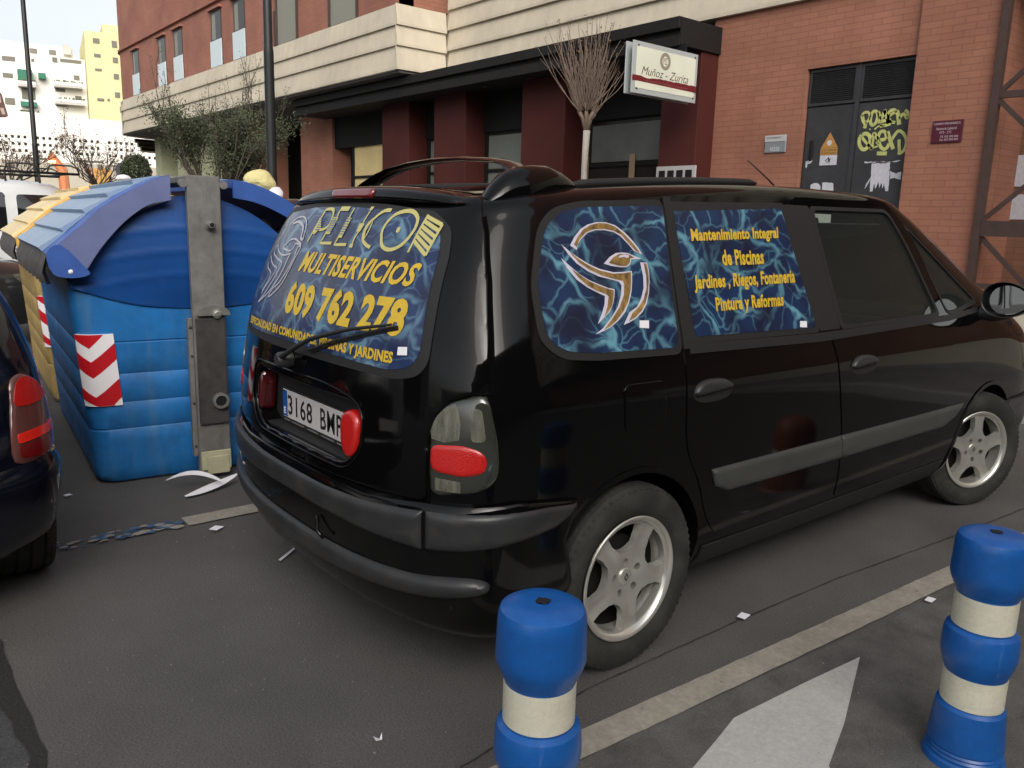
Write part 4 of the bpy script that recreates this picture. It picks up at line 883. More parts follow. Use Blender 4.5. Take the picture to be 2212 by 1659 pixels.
# scraps of paper
def scrap(label, pts, z=.012, thick=.0012, name='paper_scrap', curl=0):
    cx = sum(p[0] for p in pts)/len(pts); cy = sum(p[1] for p in pts)/len(pts)
    V = [(p[0], p[1], z+curl*((p[0]-cx)**2+(p[1]-cy)**2)*10) for p in pts]; n = len(V); V += [(v[0], v[1], v[2]+thick) for v in V]
    tri = geometry.tessellate_polygon([[Vector((p[0], p[1], 0)) for p in pts]])
    F = [tuple(t) for t in tri]+[tuple(i+n for i in t) for t in tri]+[(i, (i+1) % n, (i+1) % n+n, i+n) for i in range(n)]
    o = O(name, (V, F), m_paper); tag(o, label, 'paper scrap', 'scraps of paper on the ground'); return o
sq = lambda x, y, w_, h, a: [(x+u*math.cos(a)-v*math.sin(a), y+u*math.sin(a)+v*math.cos(a)) for u, v in ((-w_/2, -h/2), (w_/2, -h/2*1.1), (w_/2*.9, h/2), (-w_/2, h/2*.9))]
scrap('square white scrap on bare concrete between the dark blue car and the black people carrier', sq(-.689, 1.133, .055, .045, .6), curl=.3)
scrap('small white scrap lying between the rear wheel and the beige line', sq(.634, -.935, .05, .035, .2), curl=.4)
scrap('small white scrap at the edge of the beige line near the right bollard', sq(1.396, -1.313, .05, .03, .1), curl=.3)
scrap('tiny torn white scrap alone on the concrete left of the front bollard', [(-.905, -.765), (-.885, -.765), (-.872, -.742), (-.888, -.755), (-.90, -.74)], curl=2)
scrap('thin white strip poking out from under the bumper', [(-.60, .615), (-.595, .60), (-.43, .735), (-.435, .742)])
scrap('tiny white scrap between the dark blue car and the blue container', sq(-1.15, 2.05, .035, .03, .3))
# curled paper strips in front of the blue container
def ribbon(g, pts, w0):
    V = []; F = []
    for i, (x, y, z) in enumerate(pts):
        a = Vector(pts[max(i-1, 0)]); b = Vector(pts[min(i+1, len(pts)-1)]); t = (b-a).normalized(); n = Vector((-t.y, t.x, .25)).normalized(); w_ = w0*(math.sin(math.pi*(i+.35)/(len(pts)-.3))**.7)
        V += [tuple(Vector((x, y, z))+n*w_/2), tuple(Vector((x, y, z))-n*w_/2)]
    for i in range(len(pts)-1): F.append((2*i, 2*i+1, 2*i+3, 2*i+2))
    g.add(V, F)
g = G()
ribbon(g, [(-.690+.02*math.sin(i*.4), 1.80+.012*i, .02+.11*math.sin(math.pi*i/11)) if False else (-.70+.030*i, 1.86-.02*i-.004*max(0, i-5)**1.6, .02+.085*math.sin(math.pi*min(i+2, 10)/12)) for i in range(9)], .045)
ribbon(g, [(-.665+.036*i, 1.66+.012*i, .020+.03*(i/8)**2) for i in range(10)], .055)
tag(g.make('curled_paper', m_paper, fix=False), 'curled strips of white paper crossed on the ground in front of the blue container', 'paper strip')

# ---------------------------------------------------------------- bollards
def worn(m, col, scale, lo, hi, amt, hgt=None):
    """scuffs, dust and scratches of their own shape mixed over a material"""
    nt = m.node_tree; b = nt.nodes['Principled BSDF']; L = nt.links.new; bc = b.inputs['Base Color']
    tc = _n(nt, 'ShaderNodeTexCoord'); mp = _n(nt, 'ShaderNodeMapping'); mp.inputs['Scale'].default_value = scale; L(tc.outputs['Object'], mp.inputs[0])
    no = _n(nt, 'ShaderNodeTexNoise'); no.inputs['Scale'].default_value = 1; no.inputs['Detail'].default_value = 9; no.inputs['Roughness'].default_value = .7; L(mp.outputs[0], no.inputs['Vector'])
    mr = _n(nt, 'ShaderNodeMapRange'); mr.inputs[1].default_value = lo; mr.inputs[2].default_value = hi; mr.inputs[4].default_value = amt; L(no.outputs['Fac'], mr.inputs[0])
    fac = mr.outputs[0]
    if hgt:   # road dirt that thins out with height
        sp = _n(nt, 'ShaderNodeSeparateXYZ'); L(tc.outputs['Object'], sp.inputs[0]); m2 = _n(nt, 'ShaderNodeMapRange'); m2.inputs[1].default_value = hgt[0]; m2.inputs[2].default_value = hgt[1]; m2.inputs[3].default_value = 1; m2.inputs[4].default_value = hgt[2]
        L(sp.outputs['Z'], m2.inputs[0]); ml = _n(nt, 'ShaderNodeMath', operation='MULTIPLY'); L(fac, ml.inputs[0]); L(m2.outputs[0], ml.inputs[1]); fac = ml.outputs[0]
    mx = _n(nt, 'ShaderNodeMix', data_type='RGBA'); L(fac, mx.inputs[0]); mx.inputs[7].default_value = (*col, 1)
    if bc.is_linked: L(bc.links[0].from_socket, mx.inputs[6])
    else: mx.inputs[6].default_value = bc.default_value
    L(mx.outputs[2], bc)
    r0 = b.inputs['Roughness'].default_value; rr = _n(nt, 'ShaderNodeMapRange'); rr.inputs[3].default_value = r0; rr.inputs[4].default_value = min(.9, r0+.45); L(fac, rr.inputs[0]); L(rr.outputs[0], b.inputs['Roughness'])
    return m
worn(m_black, (.05, .047, .042), (5, 5, 4), .36, .80, .26, (.2, .7, .04))
worn(m_navy, (.05, .047, .042), (5, 5, 4), .40, .80, .25, (.2, .7, .1))
worn(m_tyre, (.06, .055, .045), (9, 9, 9), .45, .75, .5)
worn(m_plast, (.07, .06, .05), (7, 7, 16), .50, .78, .5)
worn(m_plast2, (.09, .085, .075), (4, 4, 22), .52, .75, .4)
worn(m_steel, (.09, .075, .06), (10, 10, 2.2), .54, .72, .6)
m_bol = worn(M('blue_bollard_plastic', (.006, .085, .32), .36, spec=.5, coat=.1, var=(5, .14), var2=(40, .08)), (.16, .20, .27), (22, 22, 3), .64, .70, .5)
m_tape = worn(M('cream_reflective_tape', (.60, .58, .46), .38, var=(9, .12), bump=(700, .4), bumpd=.0015), (.30, .26, .19), (6, 6, 30), .52, .74, .4); worn(m_tape, (.50, .48, .37), (110, 110, 110), .50, .60, .4)
m_hole = M('hole_black', (.003, .003, .006), .9)
m_orb = M('orange_plastic', (.20, .04, .012), .55, var=(6, .2))
def bollard(x, y, label, lean=0):
    t = thing('bollard', label, 'bollard', (x, y, 0), group='blue flexible bollards', local=True)
    g = G()
    prof = [(.001, .652), (.016, .652), (.0165, .668), (.05, .668), (.080, .663), (.0945, .655), (.099, .643), (.1005, .628), (.1015, .600), (.1030, .560), (.1030, .545), (.098, .530), (.0835, .500), (.082, .497), (.082, .400), (.0950, .392), (.0990, .380), (.1010, .352), (.1015, .328), (.098, .310), (.086, .275), (.084, .270), (.084, .176), (.093, .168), (.0955, .15), (.1005, .09), (.104, .058), (.099, .052), (.104, .046), (.099, .040), (.104, .034), (.104, .026), (.110, .020), (.114, .0), (.001, .0)]
    g.lathe(prof, (0, 0, 0), 'z', 64); o = g.make('post_body', m_bol, t, True, 32)
    for z0, z1, r in ((.406, .494, .0832), (.180, .268, .0852)):
        g = G(); g.lathe([(r-.003, z0), (r, z0), (r, z1), (r-.003, z1)], (0, 0, 0), 'z', 64); g.make('reflective_band', m_tape, o, True, 40)
    g = G(); g.add([(.0165*math.cos(2*math.pi*k/14)*(1+.25*math.sin(3*k)), .0165*math.sin(2*math.pi*k/14)*(1+.2*math.cos(2*k)), .6695) for k in range(14)], [tuple(range(14))]); g.make('cap_hole', m_hole, o, fix=False)
    t.rotation_euler = (lean, 0, 0); t.scale = (.972, .972, .700/.669); return t
b1 = bollard(-.862, -1.409, 'blue bollard with cream reflective bands standing in front of the rear wheel, nearest the middle')
b2 = bollard(.435, -1.834, 'blue bollard with two cream reflective bands at the right, beside the white arrow')
# orange bollard
t = thing('orange_bollard', 'orange rounded plastic bollard just showing behind the right blue bollard', 'bollard', (2.03, -1.555, 0), local=True)
g = G(); g.lathe([(.001, .50), (.05, .495), (.09, .47), (.11, .42), (.115, .33), (.10, .28), (.10, .18), (.115, .15), (.12, .02), (.14, 0), (.001, 0)], (0, 0, 0), 'z', 40); o = g.make('post_body', m_orb, t, True, 40)
g = G(); g.lathe([(.098, .19), (.1025, .19), (.1025, .27), (.098, .27)], (0, 0, 0), 'z', 40); g.make('reflective_band', m_refw, o, True, 40)

# ---------------------------------------------------------------- recycling containers
def container(x0, y0, label, body, dome, lid, flange, tiles, cat='recycling container', chev_w=.15, length=1.95):
    """local: x across (0 = middle of the end), y away from the camera, z up"""
    t = thing('recycling_container', label, cat, (x0, y0, 0), R(-5.3), group='recycling containers in a row', local=True)
    # lower tub : loft through z with rounded plan corners
    V = []; F = []; zs = [.012, .045, .10, .24, .307, .315, .323, .40, .457, .465, .473, .55, .617, .625, .633, .72, .793, .80, .807, .88, .95, 1.05, 1.13]
    groove = {.315: 1, .465: 1, .625: 1, .80: 1}
    def ring(z, gr):
        hw = .595+.075*(z/1.13)+(-.02 if z < .03 else 0); d = length; out = []; rr_ = .10
        base = -.012*(z/1.13)+(.02 if z < .03 else 0)
        for cxs, cys, a0 in ((-1, 0, 180), (1, 0, 270), (1, 1, 0), (-1, 1, 90)):
            for k in range(7):
                a = R(a0+15*k); cx_ = cxs*(hw-rr_); cy_ = (base+rr_) if cys == 0 else (d-rr_)
                gx = rr_*math.cos(a); gy = rr_*math.sin(a); out.append((cx_+gx, cy_+gy+(gr if cys == 0 and False else 0), z))
        # subdivide the front edge for the shallow ribs
        return out
    n = None
    for z in zs:
        r_ = ring(z, groove.get(z, 0))
        if groove.get(z): r_ = [(p[0]*.993, p[1]+(.006 if p[1] < .3 else 0), p[2]) for p in r_]
        n = len(r_); V += r_
    for i in range(len(zs)-1):
        for k in range(n): F.append((i*n+k, i*n+(k+1) % n, (i+1)*n+(k+1) % n, (i+1)*n+k))
    F.append(tuple(range(n))); F.append(tuple((len(zs)-1)*n+k for k in range(n)))
    g = G(); g.add(V, F); tub = g.make('tub', body, t, True, 38)
    # domed end panels + hood
    arch = smooth_poly([(-.662, 1.10), (-.62, 1.19), (-.475, 1.355), (-.33, 1.475), (-.19, 1.55), (0, 1.60), (.19, 1.55), (.33, 1.475), (.475, 1.355), (.62, 1.19), (.662, 1.10)], 4, False)
    sag = smooth_poly([(.662, 1.10), (.50, 1.045), (.33, 1.000), (.15, .980), (0, .976), (-.15, .980), (-.33, 1.000), (-.50, 1.045), (-.662, 1.10)], 4, False)
    outl = arch+sag[1:-1]
    def fe(a, b): return (a, -.018-.05*math.sin(math.pi*min(max((b-.97)/.66, 0), 1))*max(0, 1-(a/.7)**2)-.008*(1 if False else 0)-.006*sum(math.exp(-((b+.10*(a/.66)**2-zc)/.012)**2) for zc in (1.17, 1.30, 1.42)), b)
    patch('domed_end', outl, fe, dome, t, off=.0, thick=.03, step=.018, dome=None)
    g = G(); prof = arch; V = [(p[0], .02, p[1]) for p in prof]+[(p[0], length-.02, p[1]) for p in prof]; m_ = len(prof)
    g.add(V, [(i, i+1, i+1+m_, i+m_) for i in range(m_-1)]+[tuple(range(m_-1, -1, -1)), tuple(range(m_, 2*m_))]); g.make('hood', dome, t, True, 40)
    # lids
    for s in (-1, 1):
        lift = 0 if s < 0 else .045
        cv = [(-.165, 1.695), (-.217, 1.682), (-.337, 1.622), (-.498, 1.520), (-.62, 1.410), (-.765, 1.280)]
        cvi = [(-.165, 1.655), (-.32, 1.58), (-.47, 1.475), (-.60, 1.365), (-.735, 1.245)]
        if s > 0: cv = [(-.165, 1.690), (-.30, 1.665), (-.45, 1.60), (-.62, 1.49), (-.80, 1.345)]; cvi = [(a, b-.045) for a, b in cv]
        so, si = smooth_poly(cv, 5, False), smooth_poly(cvi, 5, False)
        g = G(); P = [(p[0]*-s, p[1]) for p in so]+[(p[0]*-s, p[1]) for p in reversed(si)]
        g.prism(P, 'y', -.10, length-.02); ld = g.make('lid', lid, t, True, 30)
        # end flange band (paler)
        fl1 = smooth_poly([(-.165, 1.692), (-.217, 1.679), (-.337, 1.619), (-.498, 1.517), (-.62, 1.407), (-.735, 1.305)] if s < 0 else [(a, b-.004) for a, b in cv], 5, False)
        fl2 = smooth_poly([(-.165, 1.565), (-.28, 1.535), (-.40, 1.445), (-.51, 1.32), (-.60, 1.185)] if s < 0 else [(a, b-.10) for a, b in cv], 5, False)
        if s < 0:
            P = [(p[0]*-s, p[1]) for p in fl1]+[(p[0]*-s, p[1]) for p in reversed(fl2)]
            g = G(); g.prism(P, 'y', -.112, -.085); g.make('end_flange', flange, ld, True, 30)
            P = smooth_poly([(-.765, 1.285), (-.70, 1.325), (-.60, 1.215), (-.58, 1.175), (-.66, 1.158), (-.745, 1.180)], 3)
            g = G(); g.prism([(p[0]*-s, p[1]) for p in P], 'y', -.115, -.06); g.make('hinge_ear', lid, ld, True, 30)
            g = G(); g.lathe([(.001, .006), (.010, .004), (.012, 0)], (-.665*-s*-1 if False else .665*s*1, -.115, 1.19), 'y', 12, sgn=-1); g.make('rivet', m_refw, ld, True)
        else:
            P = [(p[0]*-s, p[1]) for p in fl1]+[(p[0]*-s, p[1]) for p in reversed(fl2)]
            g = G(); g.prism(P, 'y', -.108, -.085); g.make('end_flange', lid, ld, True, 30)
            # rubbish filling the gap
            rn = random.Random(4); g = G()
            for i in range(16):
                x = rn.uniform(.30, .72); z_ = 1.475-(x-.3)*.55+rn.uniform(-.06, .05); r_ = rn.uniform(.04, .09)
                gg = G(); gg.lathe([(.001, r_), (r_*.7, r_*.7), (r_, 0), (r_*.7, -r_*.7), (.001, -r_)], (x, rn.uniform(.05, .5), z_), 'z', 7); g.add(gg.V, gg.F)
            g.make('rubbish', m_dark, t, True, 50)
        # overlapping flap panels
        npn = 5; g = G(); acc = [0]
        for a, b in zip(so, so[1:]): acc.append(acc[-1]+math.hypot(b[0]-a[0], b[1]-a[1]))
        at = lambda q: (float(np.interp(q*acc[-1], acc, [p[0] for p in so])), float(np.interp(q*acc[-1], acc, [p[1] for p in so])))
        for k in range(npn):
            q0, q1 = k/npn+.02*0, (k+1)/npn
            P0 = at(q0); P1 = at(q1); nx, nz = (P1[1]-P0[1]), -(P1[0]-P0[0]); L_ = math.hypot(nx, nz); nx, nz = nx/L_, nz/L_
            if nz < 0: nx, nz = -nx, -nz
            if s < 0 or True:
                a0, a1 = .008, .030
                V = []
                for yy in (.13, length-.10):
                    for (pp, hh) in ((P0, a0), (P1, a1), (P1, .002), (P0, 0)):
                        V.append(((pp[0]+nx*hh)*-s, yy, pp[1]+nz*hh))
                g.add(V, [(0, 1, 5, 4), (1, 2, 6, 5), (0, 3, 2, 1), (4, 5, 6, 7), (2, 3, 7, 6), (0, 4, 7, 3)])
        g.make('lid_flaps', tiles, ld)
        if s < 0:
            g = G(); V = []; F = []; nn = 40
            for i in range(nn+1):
                yy = -.09+(length+.05)*i/nn; wv = .012*math.sin(i*1.3)
                V += [(-.764, yy, 1.280), (-.790+wv, yy, 1.19), (-.775+wv*1.5, yy, 1.125)]
            for i in range(nn): F += [(3*i, 3*i+1, 3*i+4, 3*i+3), (3*i+1, 3*i+2, 3*i+5, 3*i+4)]
            V2 = [(v[0]+.006, v[1], v[2]) for v in V]; m__ = len(V); g.add(V, F); g.add(V2, F)
            g.make('rubber_skirt', m_skirt, ld, True)
    # steel: ridge beam, end plates, hinges
    g = G(); g.box(-.085, .085, -.10, length-.0, 1.66, 1.70, .006); 
    rb = g.make('ridge_beam', m_steel, t)
    for yy, sg in ((-.14, -1), (length+.05, 1)):
        g = G(); g.box(-.0875, .0875, yy, yy+.05, .03, 1.70, .005); g.box(-.115, -.088, yy+.012, yy+.05, .14, .93, .003)
        bar_ = g.make('lifting_bar', m_steel, t)
        if sg < 0:
            g = G(); g.box(-.078, .078, yy-.018, yy-.0005, .33, .93, .004); g.box(-.078, .078, yy-.022, yy-.018, .33, .37, .0); g.make('grimy_cover', m_steeld, bar_)
            g = G(); g.lathe([(.001, .055), (.016, .055), (.020, .05), (.022, 0)], (.022, yy, 1.44), 'y', 20, sgn=-1); g.lathe([(.030, 0), (.030, .008), (.018, .008)], (.022, yy, 1.44), 'y', 20, sgn=-1); g.make('lifting_pin', m_steel, bar_, True, 40)
            g = G(); g.add([(.022+.012*math.cos(2*math.pi*k/16), yy-.0560, 1.44+.012*math.sin(2*math.pi*k/16)) for k in range(16)], [tuple(range(16))]); g.make('pin_hole', m_hole, bar_, fix=False)
            g = G(); g.lathe([(.045, 0), (.045, .024), (.032, .026), (.030, .016)], (.036, yy-.018, .46), 'y', 28, sgn=-1); g.make('socket_ring', m_steel, bar_, True, 40)
            g = G(); g.add([(.036+.031*math.cos(2*math.pi*k/24), yy-.0340, .46+.031*math.sin(2*math.pi*k/24)) for k in range(24)], [tuple(range(24))]); g.make('socket_hole', m_hole, bar_, fix=False)
            g = G(); n_ = 20; V = [(.02+.088*math.cos(R(180*k/n_)), yy-.026, .945+.060*math.sin(R(180*k/n_))) for k in range(n_+1)]; V2 = [(a, yy+.004, c) for a, b, c in V]
            g.add(V+V2, [tuple(range(n_+1)), tuple(range(2*n_+1, n_, -1))]+[(k, k+1, k+n_+2, k+n_+1) for k in range(n_)]); g.make('pivot_bracket', m_steel, bar_, True, 30)
            g = G(); g.lathe([(.001, .020), (.014, .020), (.016, .010), (.026, .008), (.026, 0)], (.035, yy-.026, .955), 'y', 20, sgn=-1); g.make('pivot_bolt', m_alu, bar_, True, 30)
            for bz_ in (.20, .45, .72, .88):
                g = G(); g.lathe([(.001, .008), (.007, .006), (.008, 0)], (-.101, yy+.012, bz_), 'y', 10, sgn=-1); g.make('bolt', m_steeld, bar_, True)
            g = G(); g.box(-.080, .086, yy-.010, yy-.0005, .055, .165, .003); g.box(-.05, .074, yy-.016, yy-.010, .030, .135, .003); g.make('foot_plate', m_foot, bar_)
        for sx in (-1, 1):
            g = G(); g.lathe([(.001, .04), (.022, .04), (.022, 0)], (sx*.105, yy+.04, 1.655), 'y', 14, sgn=-1); g.make('hinge', m_steel, t, True, 30)
    # warning panel (zig-zag) on the front left corner of the tub
    def fc(a, b):   # a metres round the corner, from the end face (0) leftwards
        hw = .595+.075*(b/1.13); rr_ = .10; base = -.012*(b/1.13)
        q = rr_*math.pi/2
        if a <= 0: return (-(hw-rr_)-a*-1*-1, base, b) if False else (-(hw-rr_)+(-a), base, b)
        if a < q: an = a/rr_; return (-(hw-rr_)-rr_*math.sin(an), base+rr_-rr_*math.cos(an), b)
        return (-hw, base+rr_+(a-q), b)
    # zig-zag strips as outlines in (a, z): point of each V at a=.03
    al, am, ar = .105, .045, -.075
    def ff_(a, b): p = fc(a, b); return p
    pan = patch('warning_panel', [(ar, .845), (ar, .455), (al, .455), (al, .845)], lambda a, b: fc(-a, b), m_refw, t, off=.004, thick=.006, step=.03) if False else None
    fneg = lambda a, b: fc(-a, b)
    AR, AM, AL = .075, -.045, -.115
    pan = patch('warning_panel', [(AL, .455), (AR, .455), (AR, .850), (AL, .850)], fneg, m_refw, t, off=.014, thick=.02, step=.02)
    def vee(zr, th):
        tip = zr-.10; zl_ = tip+.055; P = [(AR, zr), (AM, tip), (AL, zl_), (AL, zl_-th), (AM, tip-th), (AR, zr-th)]
        return [(a, min(max(b, .4565), .8485)) for a, b in P]
    reds = [[(AL, .8485), (AR-.05, .8485), (AM, .775), (AL, .825)], vee(.800, .088), [(AL, .4565), (AL, .560), (AM, .505), (AR, .605), (AR, .4565)]]
    reds[2] = [(AR, .605), (AM, .505), (AL, .560), (AL, .495), (AM, .457), (AR-.045, .457), (AR, .500)]
    for P_ in reds: patch('red_chevron', P_, fneg, m_red, pan, off=.0156, thick=.001, step=.015, smooth=False)
    return t
m_cb = M('blue_container_plastic', (.014, .15, .42), .45, spec=.4, var=(3.5, .22), var2=(18, .10), bump=(260, .12), bumpd=.002)
m_cd = M('deep_blue_dome_plastic', (.006, .062, .25), .45, spec=.4, var=(4, .15), bump=(260, .12), bumpd=.002)
m_cl = M('faded_blue_lid', (.035, .10, .36), .5, var=(6, .2))
worn(m_cb, (.10, .20, .32), (9, 9, 1.6), .50, .72, .55); worn(m_cb, (.03, .035, .05), (2.2, 2.2, 3.2), .50, .70, .5, (.1, 1.0, .35)); worn(m_cd, (.07, .13, .27), (3, 3, 9), .56, .78, .4)
m_cf = M('bleached_flange', (.13, .16, .32), .6, var=(8, .12))
m_ct = M('dusty_lid_flaps', (.30, .38, .47), .45, var=(4.5, .5), col2=(.20, .31, .47), bump=(40, .2))
m_skirt = M('dusty_rubber_skirt', (.085, .08, .078), .75, var=(14, .4))
m_foot = M('pale_painted_plate', (.42, .41, .27), .6, var=(12, .12))
m_yb = M('yellow_container_plastic', (.42, .29, .10), .5, var=(4, .25), var2=(18, .12))
m_yl = M('yellow_lid', (.72, .42, .07), .5, var=(6, .1))
m_yf = M('bleached_yellow', (.72, .45, .11), .55, var=(8, .12))
worn(m_yb, (.30, .25, .17), (8, 8, 2), .5, .75, .5); worn(m_yl, (.55, .47, .30), (6, 6, 6), .5, .75, .5)
m_yt = M('dusty_yellow_flaps', (.72, .58, .33), .55, var=(5, .12))
container(-.385, 2.08, 'deep blue recycling container with grey steel lifting bar, left of the people carrier', m_cb, m_cd, m_cl, m_cf, m_ct)
container(-.178, 4.36, 'yellow recycling container standing behind the blue one', m_yb, m_yb, m_yl, m_yf, m_yt)
# rubbish left on top of the containers
def crumple(name, c, r, mat, label, cat, seed, sq_=(1, 1, 1)):
    bm = bmesh.new(); bmesh.ops.create_icosphere(bm, subdivisions=3, radius=1); rn = random.Random(seed)
    ax = [(Vector((rn.uniform(-1, 1), rn.uniform(-1, 1), rn.uniform(-1, 1))).normalized(), rn.uniform(.05, .25)) for _ in range(22)]
    V = []
    for v in bm.verts:
        d = 1.0
        for a, k in ax: d -= k*max(0, abs(v.co.normalized().dot(a))-.80)*2.2
        V.append((c[0]+v.co.x*r*d*sq_[0], c[1]+v.co.y*r*d*sq_[1], c[2]+v.co.z*r*d*sq_[2]))
    F = [tuple(q.index for q in f.verts) for f in bm.faces]; bm.free()
    o = O(name, (V, F), mat, None, False); tag(o, label, cat); return o
m_bag = M('yellow_paper_bag', (.62, .55, .26), .7)
crumple('paper_bag', (.50, 3.35, 1.735), .13, m_bag, 'crumpled yellow paper bag lying on the right lid of the blue container', 'bag', 3, (1.0, .8, .75))
crumple('plastic_bag', (.59, 3.30, 1.65), .075, m_paper, 'small crumpled white plastic bag beside the yellow paper bag', 'bag', 8, (1, 1, .9))
crumple('plastic_bag', (-.22, 4.22, 1.745), .05, m_paper, 'white plastic scrap on top of the ridge between the two containers', 'bag', 5, (1.2, 1, .6))
# ---------------------------------------------------------------- other vehicles
m_amb = M('rosy_clear_lens', (.36, .20, .16), .14, coat=.6, bump=(160, .4), bumpd=.004)
m_hred = M('bright_red_reflector', (.75, .025, .015), .15, coat=.6)
m_tlb = M('tail_lamp_body', (.11, .04, .035), .12, coat=.6)
def simple_car(name, label, sh, mat, loc, rz, wheels, r, rim_r, glass, lamps, cat='car', front_lamps=None, extra=None, tyre_y=.70, bumper=True):
    t = thing(name, label, cat, loc, rz, local=True)
    g = G(); V, F, n, nz = sh.mesh(); F = list(F); F.append(tuple(range(n-1, -1, -1))); F.append(tuple((nz-1)*n+k for k in range(n)))
    body = shell_body('body', sh, mat, t, wells=[(x, r) for x in wheels], well_r=r+.045, well_in=tyre_y-.2)
    f1 = lambda x, z: sh.P(*sh.side(x, z))
    def f2(x, z): p = f1(x, z); return (p[0], -p[1], p[2])
    for s, ff in ((1, f1), (-1, f2)):
        for P in glass: patch('side_window', P, ff, m_dglass, t, off=.003, thick=.004, step=.06, sgn=s)
    for x in wheels:
        for s in (-1, 1): wheel(t, (x, s*tyre_y, r), r, .195, s, rim_r, 0, 20, simple=True)
    return t, f1, f2
HB = [(.24, .76, -.62, 3.35), (.34, .82, -.68, 3.45), (.50, .845, -.70, 3.50), (.62, .850, -.695, 3.48), (.80, .848, -.655, 3.40), (.92, .835, -.625, 3.15), (1.0, .815, -.60, 2.80), (1.15, .77, -.53, 2.55), (1.32, .70, -.43, 2.2), (1.40, .66, -.37, 1.98), (1.44, .60, -.28, 1.8), (1.465, .45, -.05, 1.5), (1.475, .05, .4, .8)]
hb = Shell(HB, rear=(.42, 3.0, .06, .8), front=(1.2, 2.8, .12), drop=(.05, 1.0, 1.4), K=90)
ct, c1, c2 = simple_car('parked_hatchback', 'dark blue hatchback at the left edge with a tall red and clear tail light', hb, m_navy, (-2.245, 1.19, 0), R(90), [0, 2.5], .305, .19,
    [rounded([(-.10, 1.30), (.55, 1.40), (.60, 1.0), (.05, 1.0)], .05), rounded([(.65, 1.40), (1.65, 1.38), (2.35, 1.02), (.68, 1.0)], .05)], None, tyre_y=.755)
hu_ = lambda s, z: hb.P(s/5.1, z)
LHB = 5.1
def hpt(P, s=1): return P if s > 0 else mir(P)
cb_ = lambda y, z: hb.P(*hb.back(y, z))
patch('rear_window', rounded([(.50, 1.37), (-.50, 1.37), (-.64, 1.0), (.64, 1.0)], .08), cb_, m_dglass, ct, off=.004, thick=.004, step=.04, sgn=-1)
for s in (1, -1):
    for nm, mt, off_, dm, P in (
        ('tail_light', m_smoke, .003, (.008, .02), [(.685, .615), (.690, .74), (.735, .875), (.790, .912), (.840, .905), (.885, .86), (.925, .76), (.935, .68), (.90, .620), (.79, .602)]),):
        tl = patch(nm, smooth_poly(hpt(P, s), 3), hu_, m_tlb, ct, off=off_, thick=.012, step=.014, dome=dm)
        patch('red_lens', smooth_poly(hpt([(.728, .805), (.748, .868), (.795, .900), (.838, .893), (.872, .855), (.885, .815)], s), 3), hu_, m_lred, tl, off=.0135, thick=.004, step=.014)
        patch('clear_lens', hpt(rounded([(.718, .798), (.890, .808), (.918, .728), (.706, .718)], .015), s), hu_, m_clear, tl, off=.0105, thick=.004, step=.014)
        patch('reflector_band', hpt(rounded([(.702, .712), (.905, .722), (.912, .690), (.700, .678)], .01), s), hu_, m_hred, tl, off=.0150, thick=.004, step=.014)
        patch('lower_red_lens', hpt(rounded([(.698, .670), (.915, .682), (.895, .635), (.79, .616), (.700, .628)], .015), s), hu_, m_dred, tl, off=.0135, thick=.004, step=.014)
bq = rounded([(0, .58), (.62, .58), (.90, .60), (1.06, .56), (1.04, .40), (1.10, .25), (0, .25)]+mir([(.62, .58), (.90, .60), (1.06, .56), (1.04, .40), (1.10, .25)]), .02, 2)
bq = [(0, .60), (.62, .60), (.85, .61), (1.02, .60), (.98, .48), (.95, .28), (0, .26), (-.95, .28), (-.98, .48), (-1.02, .60), (-.85, .61), (-.62, .60)]
patch('rear_bumper', rounded(bq, .05, 3), hu_, m_navy, ct, off=.012, thick=.03, step=.04, dome=(.020, .06))
tgq = [(0, 1.43), (.50, 1.42), (.66, 1.20), (.68, .98), (.645, .90), (.63, .66), (0, .63)]
patch('number_plate', rounded([(-.26, .80), (.26, .80), (.26, .69), (-.26, .69)], .01), cb_, m_plate, ct, off=.006, thick=.008, step=.06, sgn=-1)
patch('tailgate', rounded([(0, 1.0), (.60, 1.0), (.70, .93), (.675, .80), (.665, .64), (0, .625), (-.665, .64), (-.675, .80), (-.70, .93), (-.60, 1.0)], .03, 3), hu_, m_navy, ct, off=.004, thick=.010, step=.05)
# white van with roof rack, beyond the yellow container
WV = [(.26, .85, -1.0, 3.2), (.40, .93, -1.06, 3.3), (.7, .95, -1.08, 3.3), (1.0, .95, -1.08, 3.1), (1.15, .93, -1.07, 2.75), (1.6, .86, -1.0, 2.2), (1.78, .82, -.97, 1.95), (1.85, .72, -.90, 1.8), (1.88, .4, -.5, 1.4), (1.885, .05, .2, .6)]
wv = Shell(WV, rear=(.22, 5.0, .03, 1.0), front=(1.0, 3.0, .12), drop=(.0, 1.3, 1.8), K=70)
wt, w1, w2 = simple_car('parked_van', 'white van with a black roof rack, parked behind the yellow container', wv, m_white, (-1.35, 10.9, 0), 0, [0, 2.9], .33, .20,
    [rounded([(-.85, 1.70), (.25, 1.70), (.25, 1.20), (-.85, 1.20)], .05), rounded([(.35, 1.70), (1.15, 1.70), (1.15, 1.20), (.35, 1.20)], .05), rounded([(1.28, 1.68), (1.85, 1.68), (2.35, 1.22), (1.28, 1.20)], .05)], None, cat='van', tyre_y=.84)
patch('rear_window', rounded([(.66, 1.66), (-.66, 1.66), (-.72, 1.2), (.72, 1.2)], .06), lambda y, z: wv.P(*wv.back(y, z)), m_dglass, wt, off=.004, thick=.004, step=.06, sgn=-1)
g = G()
